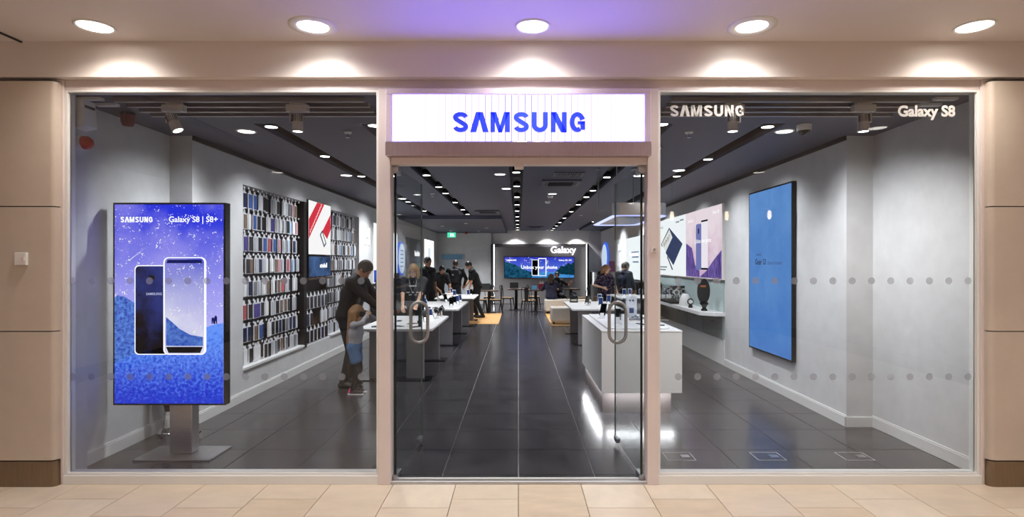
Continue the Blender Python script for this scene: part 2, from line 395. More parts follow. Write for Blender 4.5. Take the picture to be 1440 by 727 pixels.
t = MB().box((-7, -3.6, ZM - .06), (-3.72, -.62, ZM - .001)); struct(t.build('trim_3', M_ceil_mall), 'lower ceiling edge at the corner above the switch pier', 'trim')
struct(MB().box((-3.715, -3.6, ZM - .012), (-3.70, YF, ZM - .001)).build('trim_4', M_dark), 'dark slot line in the mall ceiling', 'trim')

def pier(name, x0, x1, label):
    t = thing(name, label, 'pier', ((x0 + x1) / 2, -.05, 0), kind='structure')
    prof = lambda a, b, y: [(a, .0), (a, y + .04)] + [(a + .04 - .04 * math.cos(q), y + .04 - .04 * math.sin(q)) for q in (R(30), R(60), R(90))] + \
        [(b - .04 + .04 * math.sin(q), y + .04 - .04 * math.cos(q)) for q in (0, R(30), R(60), R(90))] + [(b, .0)]
    y = -.1
    for lo, hi in ((.2, 1.158), (1.166, 2.09), (2.098, 3.03)): MB().prism(prof(x0, x1, y), lo, hi).build('panel', M_pier, t, True, 'auto')
    MB().prism(prof(x0 + .01, x1 - .01, y + .012), .19, 3.04).build('core', M_dark, t, True)
    MB().prism(prof(x0 + .002, x1 - .002, y + .004), 0, .19).build('kick_plate', M_kick, t, True, 'auto')
    return t
pier('wall_pier', -4.4, -3.455, 'beige panelled pier with a small switch plate')
pier('wall_pier', 3.52, 4.4, 'plain beige panelled pier with steel kick plate')
t = thing('switch_box', 'small cream switch box on the beige pier', 'switch', (PX(32, 4.2), -.1, PZ(364, 4.2)))
MB().cbox((0, -.012, 0), (.085, .024, .095)).build('body', M_whitep, t, bevel=.004)
MB().cbox((.025, -.027, 0), (.02, .008, .03)).build('button', M_cream, t, bevel=.002)

# shopfront frame
fr = MB()
def fbar(x0, x1, z0, z1, y0=-.045, y1=.05): fr.box((x0, y0, z0), (x1, y1, z1))
fbar(-4.0, -3.44, 0, 3.06); fbar(3.50, 4.02, 0, 3.06)                       # jambs
fbar(-3.44, 3.50, 2.985, 3.06, -.03)
struct(fr.build('trim_shopfront', M_cream, bevel=.004), 'cream painted surround of the shopfront', 'trim')
fr = MB(); fr.box((-1.055, -.06, 0), (-.965, .06, 2.985)); struct(fr.build('trim_mullion_left', M_cream, bevel=.004), 'cream mullion between the accessory window and the doors', 'trim')
fr = MB(); fr.box((.972, -.06, 0), (1.055, .06, 2.985)); struct(fr.build('trim_mullion_right', M_cream, bevel=.004), 'cream mullion between the doors and the lettered window', 'trim')
fr = MB(); fr.box((-.965, -.05, 2.42), (.972, .06, 2.985)); struct(fr.build('trim_door_head', M_cream, bevel=.003), 'cream head panel above the glass doors', 'trim')
th = thing('trim_threshold', 'aluminium threshold strip under the glass doors', 'trim', (0, 0, 0), kind='structure')
MB().box((-.965, -.05, 0), (.972, .07, .012)).build('plate', M_steel, th, True); MB().box((-.965, -.035, .012), (.972, -.02, .018)).build('ridge', M_whitep, th, True)
MB().box((-.965, .03, .012), (.972, .045, .018)).build('ridge', M_whitep, th, True)
t = MB().box((-.03, -.055, 2.395), (.04, .06, 2.42)); struct(t.build('trim_door_stop', M_cream), 'small cream stop block at the middle of the door head', 'trim')
t = thing('door_sensor', 'tiny round sensor on the cream mullion by the lettered window', 'sensor', (1.02, -.06, PZ(351, 4.25)))
MB().cbox((0, -.006, 0), (.034, .012, .044)).build('plate', M_cream, t, bevel=.003); MB().cyl((0, -.012, 0), (0, -.018, 0), .009).build('lens', M_steel, t)

M_dot = film('frosted_dot', '#d2ced2', .36)
M_film = film('window_lettering', '#f0ece6', .93)
def window(name, x0, x1, label, dots):
    t = thing(name, label, 'window', ((x0 + x1) / 2, 0, 0), kind='structure')
    b = MB(); b.box((x0, -.05, 0), (x1, .05, .066)); b.box((x0, -.03, .066), (x1, .05, .082)); b.box((x0, -.03, 2.968), (x1, .05, 2.985))
    b.box((x0, -.03, .08), (x0 + .022, .05, 2.97)); b.box((x1 - .022, -.03, .08), (x1, .05, 2.97)); b.build('frame', M_whitep, t, True, bevel=.003)
    pane = MB().box((x0 + .02, -.005, .08), (x1 - .02, .005, 2.97)).build('pane', M_glass, t, True)
    for zz in (1.536, .803):
        for px_ in dots:
            x = (px_ - VX) / (F / CD)
            if x0 + .03 < x < x1 - .03: MB().cyl((x, .0055, zz), (x, .0062, zz), .027, n=20).build('dot', M_dot, pane, True)
    return t, pane
w1, p1 = window('window_1', -3.44, -1.055, 'clear shop window in front of the phone accessory wall', [101 + 27.1 * i for i in range(17)])
w2, p2 = window('window_2', 1.055, 3.50, 'clear shop window with white lettering along its top', [927 + 27.2 * i for i in range(18)])
f0 = front(0, -.0058, 0)
wordmark(f0, (942 - VX) / 184.2, (1046 - VX) / 184.2, PZ(164, 4.3), .085, M_film, p2, w=.001, ext=.0004)
text('lettering', 'Galaxy S8', f0, (1302 - VX) / 184.2, PZ(163.5, 4.3), .112, M_film, p2, w=.001, off=.0045, sx=.98)

# glass doors, swung inwards
def door(name, sx, label):
    hx = .945 * sx
    t = thing(name, label, 'door', (hx, .02, 0), kind='structure')
    ex = .9 * sx; L = .92
    ang = math.atan2((ex - hx), L)
    M = Matrix.Rotation(-ang, 4, 'Z')                     # leaf runs along local +Y
    MB().box((-.006, .012, .03), (.006, L - .002, 2.405)).xf(M).build('pane', M_doorglass, t)
    MB().box((-.0075, .0, .03), (.0075, .012, 2.405)).xf(M).build('hinge_edge', M_edge, t)
    MB().box((-.0062, L - .002, .03), (.0062, L, 2.405)).xf(M).build('free_edge', mat('glass_edge_pale', '#8fa39e', .15), t)
    for z0, z1 in ((.008, .05), (2.36, 2.415)):
        MB().box((-.016, -.012, z0), (.016, .13, z1)).xf(M).build('patch_fitting', M_steel, t, bevel=.003)
    MB().cyl((0, 0, .0), (0, 0, .04), .022).build('pivot', M_steel, t)
    MB().box((-.03, -.02, 2.37), (.03, .03, 2.418)).xf(M).build('top_pivot', M_steel, t, bevel=.003)
    MB().box((-.018, L - .13, .035), (.018, L - .02, .075)).xf(M).build('floor_bolt', M_steel, t, bevel=.004)
    # back-to-back D handles: an oval loop through the glass
    hy, zc, hh, hw = L - .1, 1.13, .185, .077
    pts = []
    for k in range(9): a = math.pi * k / 8; pts.append((hw * math.cos(a), hy, zc + hh - hw + hw * math.sin(a)))
    for k in range(9): a = math.pi + math.pi * k / 8; pts.append((hw * math.cos(a), hy, zc - hh + hw + hw * math.sin(a)))
    MB().tube(pts, .0155, 10, True).xf(M).build('handle', M_satin, t, smooth=True, label='satin steel oval pull handle')
    return t
door('door_1', -1, 'open glass door leaf in front of the white display tables')
door('door_2', 1, 'open glass door leaf in front of the white counter')

# lit sign above the doors
sg = thing('shop_sign', 'glowing white slatted sign box with blue SAMSUNG letters above the doors', 'sign', (0, -.05, 2.467))
SX, SZ0, SZ1, SY = .985, 2.573, 2.97, -.115
M_lav = mat('sign_frame_paint', '#d9c9d6', .35)
b = MB(); b.box((-SX, SY, SZ1 - .042), (SX, -.05, SZ1)); b.box((-SX, SY, SZ0), (-SX + .045, -.05, SZ1 - .042)); b.box((SX - .045, SY, SZ0), (SX, -.05, SZ1 - .042))
b.build('frame', M_lav, sg, True, bevel=.004)
M_sign = emis('sign_glow', (1.5, 1.2, 11.0), 1.15)
n = 38; wS = (2 * SX - .09) / n
for i in range(n):
    x = -SX + .045 + i * wS
    MB().box((x + .0024, SY + .012, SZ0 + .003), (x + wS - .0024, SY + .03, SZ1 - .044)).build('slat', M_sign, sg, True)
MB().box((-SX + .04, SY + .03, SZ0), (SX - .04, -.052, SZ1 - .04)).build('back_panel', M_dark, sg, True)
MB().box((-SX, SY - .02, 2.467), (SX, -.05, SZ0)).build('steel_band', M_steel_h, sg, True, bevel=.003, label='brushed steel band under the lit sign')
M_blue = mat('letter_blue', '#2a3fd0', .3); 
nt = M_blue.node_tree; nt.nodes['Principled BSDF'].inputs['Emission Color'].default_value = (*lin('#2b43e0'), 1); nt.nodes['Principled BSDF'].inputs['Emission Strength'].default_value = .6
wordmark(front(0, SY - .004, 0), -.485, .497, 2.642, .147, M_blue, sg, w=.006, ext=.012)

# mall downlights over the shopfront
def downlight_mall(x, y, big, warm, label):
    t = thing('mall_downlight', label, 'downlight', (x, y, ZM), group='downlights in the mall ceiling')
    r = .105
    ro = .165 if big else .125
    MB().lathe((0, 0, 0), [(r, -.002), (r + .012, -.012), (ro, -.006), (ro, .0)], 32).build('trim_ring', M_whitep, t, smooth=True)
    MB().cyl((0, 0, -.004), (0, 0, -.002), r, n=32).build('lamp_disc', M_lampw if warm else M_lamp, t)
    c = (1, .93, .86) if warm else (1, .985, .97)
    lamp('SPOT', 'downlight_lamp', (0, 0, -.02), P_FRONT, c, t, .07, 150, 1)
for x_, big, wm, l in ((PX(135, 3.94), 0, 1, 'recessed mall downlight nearest the pier with the switch'), (PX(441, 3.94), 1, 0, 'large ringed mall downlight above the accessory window'),
                     (PX(749, 3.94), 0, 0, 'mall downlight above the lit sign'), (PX(1058, 3.92), 1, 0, 'large ringed mall downlight above the SAMSUNG window lettering'),
                     (PX(1372, 3.92), 0, 1, 'recessed mall downlight nearest the plain pier')):
    downlight_mall(x_, -.37, big, wm, l)
for j, y_ in enumerate((-2.6, -6.0)):
    for i, x_ in enumerate((-4.4, -1.5, 1.5, 4.4)):
        t = thing('mall_downlight', 'downlight in the mall ceiling behind the viewer, %s of row %s' % (ORD[i], ('one', 'two')[j]), 'downlight', (x_, y_, ZM), group='downlights in the mall ceiling')
        MB().lathe((0, 0, 0), [(.1, -.002), (.12, -.012), (.13, 0)], 24).build('trim_ring', M_whitep, t, smooth=True)
        MB().cyl((0, 0, -.004), (0, 0, -.002), .1, n=24).build('lamp_disc', M_lampw, t)
        lamp('SPOT', 'downlight_lamp', (0, 0, -.02), P_MALL, (1, .95, .91), t, .1, 150, .8)

# pendant lanterns hanging in the mall behind the viewer (seen only as reflections in the window)
for i, (x_, z_) in enumerate(((PX(945, 10), 2.5), (PX(1022, 10), 2.5), (PX(1082, 10), 2.52))):
    t = thing('pendant_lantern', '%s warm lantern reflected in the lettered window' % ORD[i], 'lamp', (x_, -5.7, z_), group='lanterns in the mall aisle')
    MB().lathe((0, 0, 0), [(0, -.08), (.025, -.07), (.034, -.02), (.03, .05), (.02, .08)], 16).build('glass_jar', emis('lantern_glow', (1, .78, .5), 16), t, smooth=True)
    MB().lathe((0, 0, .08), [(.14, 0), (.05, .04), (.02, .06)], 16).build('cap', M_dark, t, smooth=True); MB().cyl((0, 0, .14), (0, 0, ZM - z_), .008, n=8).build('rod', M_dark, t)

# ------------------------------------------------------------------ ceiling fixtures
def slot_light(x, y, label, spot=True, tilt=0, power=1.0, cone=95):
    t = thing('slot_spotlight', label, 'spotlight', (x, y, ZC), group='spotlights in the ceiling slots')
    MB().lathe((0, 0, 0), [(.056, .012), (.062, .002), (.064, .05), (.05, .09)], 20).build('housing', M_black, t, smooth=True)
    MB().cyl((0, 0, .004), (0, 0, .010), .055, n=20).build('lamp_disc', M_lamp, t)
    MB().box((-.006, -.006, .05), (.006, .006, .14)).build('stem', M_dark, t)
    if spot: lamp('SPOT', 'spot_lamp', (0, 0, -.02), P_SHOP * power, (.95, .97, 1), t, .05, cone, 1, rot=(0, R(tilt), 0))
SN = ['first slot from the accessory wall', 'second slot from the accessory wall', 'middle slot', 'second slot from the blue screen', 'slot nearest the blue screen']
ds = [[5.4, 6.9, 8.5, 10.2, 12.1, 14.2], [5.35, 8.4, 9.7, 10.6, 12.2, 13.9, 15.2], [8.13, 9.6, 11.2, 12.7, 14.2, 16, 17.5, 19.2, 21, 22.4], [5.3, 8.6, 10.2, 11.2, 12.7, 14.4, 16.5, 18.3, 20, 21.5, 22.6], [5.4, 7.1, 8.5, 10.2, 12.4, 15, 18]]
for k, (x, dl) in enumerate(zip(SL, ds)):
    for i, d in enumerate(dl):
        tl = {0: 30, 4: -30}.get(k, 0)      # outer slots aim at the walls
        slot_light(x, d - CD, '%s spotlight from the doors in the %s' % (ORD[i], SN[k]), i % 2 == 0 or k in (0, 4), tl, (.8 if k in (0, 4) else .8) * (3.4 if d > 15 else 2 if d > 12 else 1), 104 if k in (0, 4) else 95)
def downlight(x, y, label, z=ZC, r=.075, power=0):
    t = thing('ceiling_downlight', label, 'downlight', (x, y, z), group='round downlights in the shop ceiling panels')
    MB().lathe((0, 0, 0), [(r, -.002), (r + .012, -.01), (r + .02, 0)], 24).build('trim_ring', M_whitep, t, smooth=True)
    MB().cyl((0, 0, -.004), (0, 0, -.002), r, n=24).build('lamp_disc', M_lamp, t)
    if power: lamp('SPOT', 'downlight_lamp', (0, 0, -.03), power, (.95, .97, 1), t, .06, 120, .8)
for i, (x, d, l) in enumerate(((-2.68, 5.55, 'round downlight beside the paired slot spots at the accessory wall'), (2.62, 5.55, 'round downlight beside the dome camera'), (-2.55, 8.35, 'round downlight above the accessory wall'), (-2.35, 11.4, 'round downlight above the hanging scarlet screen'),
        (2.25, 7.9, 'round downlight above the tall blue screen'), (-.27, 8.25, 'round downlight left of the middle slot'), (-.21, 9.85, 'round downlight just behind, left of the middle slot'), (.64, 10.6, 'round downlight behind the air cassette'), (-1.9, 8.4, 'round downlight above the glass door edge'), (1.8, 8.4, 'round downlight above the hanging ring'))):
    downlight(x, d - CD, l, power=60)
for i, px_ in enumerate((725, 770, 812)):
    t = thing('back_washer', 'small downlight washing the back wall, %s from the exit sign' % ORD[i], 'downlight', (PX(px_, 22.6), 18.3, ZC), group='wall washers over the feature panel')
    MB().lathe((0, 0, 0), [(.045, -.002), (.06, -.01), (.065, 0)], 20).build('trim_ring', M_whitep, t, smooth=True)
    MB().cyl((0, 0, -.004), (0, 0, -.002), .045, n=20).build('lamp_disc', M_lamp, t)
    lamp('SPOT', 'washer_lamp', (0, 0, -.03), P_WASH, (1, .97, .92), t, .03, 110, .5)
for x, d, l in ((PX(634, 21.3), 21.3, 'tiny downlight in front of the exit sign wall'), (PX(673, 21.3), 21.3, 'tiny downlight before the pale back pier'), (-1.6, 17.2, 'tiny downlight in the dropped ceiling near the exit sign'), (-2.5, 18.5, 'tiny downlight in the dropped ceiling by the accessory side'), (-1.1, 19.5, 'tiny downlight in the dropped ceiling toward the middle')):
    downlight(x, d - CD, l, ZC - .1, .04, 210)
# track rails behind both windows
def rails(x0, x1, who, grp):
    for i, d in enumerate((4.42, 4.57, 4.72, 4.86)):
        tag(MB().box((x0, d - CD - .018, ZC - .035), (x1, d - CD + .018, ZC)).build('ceiling_rail', mat('rail_grey', '#8f8884', .4, .6)), '%s grey ceiling rail from the glass, %s' % (ORD[i], who), 'rail', grp)
rails(-3.17, -1.21, 'accessory window', 'rails behind the accessory window'); rails(1.2, 3.22, 'lettered window', 'rails behind the lettered window')
M_track = mat('track_light_white', '#c9c2bd', .35)
def track_light(px_, lean, side, label, aim, pw=1):
    x = PX(px_, 4.47)
    t = thing('track_spotlight', label, 'spotlight', (x, .15, ZC), group='white track spotlights')
    MB().box((-.06, -.02, -.05), (.06, .02, -.03)).build('adapter', M_track, t)
    MB().box((-.085, -.03, -.105), (.085, .03, -.05)).build('driver_box', M_track, t, bevel=.004)
    MB().tube([(side * .06, 0, -.1), (side * .06, 0, -.185), (side * .02, 0, -.19)], .007).build('arm', M_track, t)
    M = Matrix.Translation((0, 0, -.185)) @ Matrix.Rotation(R(lean), 4, 'Y')
    h = MB().lathe((0, 0, 0), [(.0, .06), (.038, .06), (.04, .05), (.042, -.06), (.045, -.075), (.036, -.075)], 24).xf(M).build('head', M_track, t, smooth='auto')
    for k in range(9):
        a = math.pi + math.pi * (k + .5) / 9
        MB().box((-.002, -.0445, .0), (.002, -.038, .055)).xf(M @ Matrix.Rotation(math.pi * (k - 4) / 10, 4, 'Z')).build('cooling_slot', M_dark, h)
    MB().cyl((0, 0, -.072), (0, 0, -.07), .037, n=20).xf(M).build('lamp_disc', M_lamp, t)
    lamp('SPOT', 'track_lamp', (0, 0, -.28), P_TRACK * pw, (1, .97, .94), t, .035, 125, 1, rot=aim)
track_light(247, -25, -1, 'tilted white track spotlight above the totem display', (R(20), R(-20), 0), .35)
track_light(420, 0, -1, 'upright white track spotlight above the accessory wall', (R(28), R(18), 0), .7)
track_light(1029, 0, 1, 'white track spotlight behind the SAMSUNG window lettering', (R(28), R(-18), 0))
track_light(1212, 0, 1, 'white track spotlight beside the Galaxy lettering', (R(24), R(-22), 0))
def sprinkler(x, d, label, z=ZC):
    t = thing('sprinkler', label, 'sprinkler', (x, d - CD, z), group='ceiling sprinklers')
    MB().lathe((0, 0, 0), [(.0, -.012), (.035, -.01), (.042, 0)], 16).build('rosette', M_whitep, t, smooth=True)
    MB().cyl((0, 0, -.05), (0, 0, -.01), .008, n=8).build('stem', M_chrome, t); MB().cyl((0, 0, -.054), (0, 0, -.05), .02, n=12).build('deflector', M_chrome, t)
for px_, d, l in ((489, 5.6, 'sprinkler behind the accessory window'), (969, 5.6, 'sprinkler below the window lettering'), (608, 10.6, 'sprinkler near the open door top'), (817, 15.5, 'sprinkler beyond the hanging ring')): sprinkler(PX(px_, d), d, l)
for px_, d, l in ((774, 10.9, 'ceiling smoke detector nearer the air cassette'), (770, 11.9, 'ceiling smoke detector just behind the other')):
    t = thing('smoke_detector', l, 'detector', (PX(px_, d), d - CD, ZC)); MB().lathe((0, 0, 0), [(0, -.055), (.04, -.05), (.055, -.025), (.06, 0)], 20).build('body', M_whitep, t, smooth=True); MB().cyl((0, 0, -.062), (0, 0, -.05), .02).build('sensor', M_dark, t)
t = thing('dome_camera', 'white dome security camera on the ceiling by the blue screen', 'camera', (2.69, 1.0, ZC))
MB().lathe((0, 0, 0), [(.06, -.055), (.064, -.05), (.066, 0)], 24).build('base', M_whitep, t, smooth='auto'); MB().lathe((0, 0, -.055), [(0, -.045), (.03, -.038), (.045, -.02), (.05, 0)], 20).build('dome', M_blackg, t, smooth=True)
def cassette(x, d, s, label):
    t = thing('air_cassette', label, 'air conditioner', (x, d - CD, ZC))
    b = MB(); h = s / 2
    for lo, hi in (((-h, -h, -.03), (h, -h + .1, 0)), ((-h, h - .1, -.03), (h, h, 0)), ((-h, -h + .1, -.03), (-h + .1, h - .1, 0)), ((h - .1, -h + .1, -.03), (h, h - .1, 0))): b.box(lo, hi)
    M = mat('cassette_grey', '#55555e', .5); b.build('frame', M, t, bevel=.006)
    for q in range(4):
        MB().box((-h + .12, -h + .06, -.034), (h - .12, -h + .085, -.03)).xf(Matrix.Rotation(q * math.pi / 2, 4, 'Z')).build('louvre', M_black, t)
    MB().box((-h + .1, -h + .1, -.02), (h - .1, h - .1, -.01)).build('grille_plate', M_black, t)
    for k in range(6): yy = -h + .14 + k * (s - .28) / 5; MB().box((-h + .11, yy - .006, -.028), (h - .11, yy + .006, -.02)).build('grille_bar', M_dark, t)
cassette(.68, 9.1, .62, 'dark ceiling air cassette nearest the doors'); cassette(-.78, 14.3, .62, 'dark ceiling air cassette left of the middle slot'); cassette(.6, 20.3, .6, 'dark ceiling air cassette near the back wall')
t = thing('air_grille', 'square dark air grille in front of the ceiling cassette', 'grille', (.73, 3.95, ZC))
MB().box((-.22, -.2, -.015), (.22, .2, 0)).build('frame', mat('cassette_grey', '#55555e', .5), t, bevel=.004)
for k in range(11): MB().box((-.17 + k * .034 - .006, -.15, -.025), (-.17 + k * .034 + .006, .15, -.015)).build('slat', M_black, t)
t = thing('exit_sign', 'green lit emergency exit sign hanging near the back wall', 'sign', (PX(635, 21.5), 17.2, PZ(334, 21.5)))
MB().box((-.16, -.015, 0), (.16, .015, .19)).build('panel', emis('exit_green', '#4be0b0', 1.1), t)
M_wem = emis('exit_white', (1, 1, 1), 1.3)
MB().box((-.05, -.018, .03), (.0, -.015, .16)).build('door_symbol', M_wem, t)
b = MB().cyl((.05, -.018, .145), (.05, -.015, .145), .016, n=10); b.prism([(.03, .03), (.05, .03), (.07, .09), (.09, .03), (.11, .03), (.08, .13), (.03, .13)], -.018, -.015, 1); b.build('running_figure', M_wem, t)
MB().cyl((-.1, 0, .19), (-.1, 0, 2.87 - PZ(334, 21.5)), .006, n=6).build('rod', M_dark, t); MB().cyl((.1, 0, .19), (.1, 0, 2.87 - PZ(334, 21.5)), .006, n=6).build('rod', M_dark, t)
t = thing('fire_sounder', 'small red fire sounder under the dropped ceiling by the exit sign', 'alarm', (PX(656, 22), 17.6, 2.87))
MB().lathe((0, 0, 0), [(0, -.09), (.05, -.08), (.06, -.03), (.05, 0)], 16).build('body', M_red, t, smooth=True)
t = thing('fire_sounder', 'dark red fire sounder high on the wall above the totem display', 'alarm', (-3.37, .56, 2.965))
MB().lathe((0, 0, 0), [(0, -.115), (.04, -.11), (.052, -.08), (.055, 0)], 20).build('body', mat('red_dull', '#6b1d17', .5), t, smooth=True); MB().cyl((0, 0, -.02), (0, 0, 0), .06).build('base', M_dark, t)
t = thing('alarm_box', 'white alarm box on the wall in the window corner', 'alarm', (-3.46, .14, 2.72))
MB().prism([(0, 0), (.09, .02), (.075, .23), (0, .25)], -.07, .07, 1).build('housing', M_whitep, t, bevel=.006); MB().box((.07, -.05, .165), (.086, .05, .185)).build('label_plate', M_dark, t)
t = thing('strobe_light', 'round red strobe light under the white alarm box', 'alarm', (-3.46, .14, 2.62))
MB().cyl((0, 0, 0), (.04, 0, 0), .06, n=20).build('base', M_whitep, t); MB().lathe((.04, 0, 0), [(.055, 0), (.05, .03), (.03, .055), (0, .065)], 20, 'x').build('lens', mat('red_lens', '#c0351c', .1), t, smooth=True)
for sx, who in ((-1, 'totem'), (1, 'Galaxy lettering')):
    for k in range(2):
        tag(MB().cbox((sx * 3.35, .12 + k * .17, ZC - .01), (.17, .05, .02)).build('ceiling_vent', M_whitep), '%s small white ceiling vent near the %s window corner' % (ORD[k], who), 'vent', 'small white ceiling vents')

# hanging steel ring over the counter
t = thing('hanging_ring', 'hanging stainless steel ring canopy with glowing lower rim over the counter', 'canopy', (1.34, 2.7, 2.18))
def ringpts(o, ch): 
    x0, x1, y0, y1 = 1.04 - o, 1.64 + o, 1.9 - o, 3.55 + o
    return [(x0 + ch, y0), (x1 - ch, y0), (x1, y0 + ch), (x1, y1 - ch), (x1 - ch, y1), (x0 + ch, y1), (x0, y1 - ch), (x0, y0 + ch)]
po, pi_ = ringpts(0, .06), ringpts(-.05, .05)
M_ring = mat('ring_steel', '#cfcfd4', .2, .9, noise=.12, scale=5, stretch=(1, 1, .3))
def ring(z0, z1, m, nm):
    b = MB()
    for k in range(8):
        a, c, d, e = po[k], po[(k + 1) % 8], pi_[(k + 1) % 8], pi_[k]
        b.prism([a, c, d, e], z0, z1)
    b.build(nm, m, t, True)
ring(2.2, 2.335, M_ring, 'band'); ring(2.188, 2.2, emis('ring_glow', (.5, .55, 1), 1.5), 'light_rim')
for x, y in ((1.1, 3.45), (1.58, 3.45), (1.1, 2.0), (1.58, 2.0)): MB().cyl((x, y, 2.335), (x, y, ZC), .007, n=8).build('hanging_rod', M_steel, t, True); MB().cyl((x, y, ZC - .02), (x, y, ZC), .03, n=12).build('rose', M_steel, t, True)
lamp('AREA', 'ring_lamp', (0, 0, .0), 14, (.85, .88, 1), t, (.5, 1.4))

# ------------------------------------------------------------------ totem display
t = thing('totem_display', 'tall portrait display on a steel post showing two phones under stars', 'display', (-2.93, .66, 0))
TX0, TX1, TZ0, TZ1, TY = -3.478, -2.513, .451, 2.19, .53
MB().box((TX0, TY, TZ0), (TX1, TY + .085, TZ1)).build('casing', M_bezel, t, True, bevel=.004)
MB().box((-3.03, .59, .02), (-2.834, .70, .46)).build('post', M_steel, t, True, bevel=.004)
MB().box((-3.25, .44, 0), (-2.6, .81, .014)).build('base_plate', M_steel, t, True, bevel=.003)
f = front(TX0 + .016, TY, TZ0 + .016); W, H = TX1 - TX0 - .032, TZ1 - TZ0 - .032
def spic(nm, m, pts, w, par): return f.poly(pts, w, w + .0006).build(nm, m, par, True)
scr = f.slab(0, 0, W, H, 0, .001).build('screen', sky_screen('totem_sky', '#c4c0ff', '#2233e0', 1.05, TZ0 + .62, TZ1 - .15, 62, '#a8a2f6'), t, True)
hill = noise_emis('totem_hill', '#0a30cc', '#6a9aff', 1.05, 38, .36, .62, grad=(TZ0, TZ0 + .75))
spic('far_hill', noise_emis('totem_farhill', '#0a2aa4', '#6a9cf4', 1.0, 34, .38, .62), [(0, 0), (W * .6, 0), (W * .6, H * .37), (W * .45, H * .40), (W * .3, H * .47), (W * .2, H * .50), (W * .1, H * .535), (W * .03, H * .545), (0, H * .53)], .0012, scr)
spic('near_hill', hill, [(0, 0), (W, 0), (W, H * .405), (W * .9, H * .395), (W * .75, H * .365), (W * .6, H * .34), (W * .4, H * .30), (W * .2, H * .255), (0, H * .2)], .002, scr)
def rrect(u0, v0, u1, v1, r, n=5):
    P = []
    for cx, cy, a in ((u1 - r, v0 + r, -90), (u1 - r, v1 - r, 0), (u0 + r, v1 - r, 90), (u0 + r, v0 + r, 180)):
        P += [(cx + r * math.cos(R(a + 90 * k / n)), cy + r * math.sin(R(a + 90 * k / n))) for k in range(n + 1)]
    return P
M_rim = emis('phone_rim', (.95, .95, 1), 1.25)
spic('phone_back_rim', M_rim, rrect(W * .185, H * .245, W * .5, H * .695, .035), .003, scr)
spic('phone_back', noise_emis('phone_back_glass', '#05040a', '#3a4fb8', .8, 1.5, grad=(TZ0 + .55, TZ0 + 1.45)), rrect(W * .194, H * .25, W * .5, H * .690, .032), .0038, scr)
spic('camera_lens', M_black, rrect(W * .315, H * .62, W * .37, H * .645, .012), .0046, scr)
text('phone_lettering', 'SAMSUNG', f, W * .365, H * .545, .03, emis('lettering_grey', (.7, .75, 1), .8), scr, w=.0046, off=.0004)
spic('phone_front_rim', M_rim, rrect(W * .45, H * .245, W * .845, H * .735, .045), .0046, scr)
spic('phone_front', sky_screen('phone_sky', '#e8e6ff', '#5560dc', .95, TZ0 + .75, TZ0 + 1.25, 62, '#a8a2f6'), rrect(W * .464, H * .25, W * .825, H * .730, .036), .0054, scr)
spic('phone_hill', noise_emis('phone_hill_blue', '#1c40b8', '#6f9bea', .9, 26), [(W * .476, H * .29), (W * .815, H * .29), (W * .815, H * .335), (W * .7, H * .345), (W * .6, H * .375), (W * .53, H * .41), (W * .476, H * .435)], .0062, scr)
spic('phone_front_lower_edge', M_black, [(W * .5, H * .255), (W * .79, H * .255), (W * .814, H * .285), (W * .476, H * .285)], .007, scr)
spic('phone_front_speaker', emis('navy_glow', '#141f6e', .7), [(W * .48, H * .705), (W * .81, H * .705), (W * .8, H * .722), (W * .49, H * .722)], .007, scr)
for uu, ht in ((.905, .055), (.93, .07)):
    u0 = W * uu; v0 = H * .4
    P = [(u0 - .012, v0), (u0 - .004, v0), (u0, v0 + .03), (u0 + .004, v0), (u0 + .012, v0), (u0 + .012, v0 + ht * .8), (u0 + .006, v0 + ht), (u0 - .006, v0 + ht), (u0 - .012, v0 + ht * .8)]
    spic('hiker_figure', emis('navy_glow', '#141f6e', .7), P, .003, scr)
spic('meteor', emis('meteor_white', (.8, .8, 1), .9), [(W * .13, H * .72), (W * .135, H * .716), (W * .3, H * .79)], .0016, scr)
M_wl = emis('screen_white', (1, 1, 1), 1.2)
wordmark(f, W * .055, W * .35, H * .91, .048, M_wl, scr, w=.002, ext=.0003)
text('lettering', 'Galaxy S8 | S8+', f, W * .95, H * .912, .068, M_wl, scr, w=.002, off=.0012, align='RIGHT', sx=.98)
# trolley behind the totem
t = thing('folding_trolley', 'chrome framed folding trolley with black box behind the totem post', 'trolley', (-3.3, 1.05, 0))
MB().tube([(-.1, .12, 1.1), (-.1, .08, .25), (-.09, .0, .05), (.22, -.06, .04), (.22, .1, .04)], .012, 8).build('frame', M_chrome, t, smooth=True)
MB().tube([(.12, .12, 1.1), (.12, .08, .25), (.11, .02, .06)], .012, 8).build('frame_upright', M_chrome, t, smooth=True)
MB().prism([(-.12, .3), (.16, .3), (.18, .85), (-.14, .85)], .08, .26, 1).build('box', M_dark, t, bevel=.02)
MB().cyl((.02, .04, .35), (.02, .04, .9), .035).build('canister', M_chrome, t, smooth='auto'); MB().prism([(-.1, .24), (.12, .24), (.16, .32), (-.12, .32)], .06, .24, 1).build('foot', M_black, t, bevel=.01)
MB().cyl((-.11, .02, .05), (-.08, .02, .05), .045).build('wheel', M_chrome, t, smooth='auto')

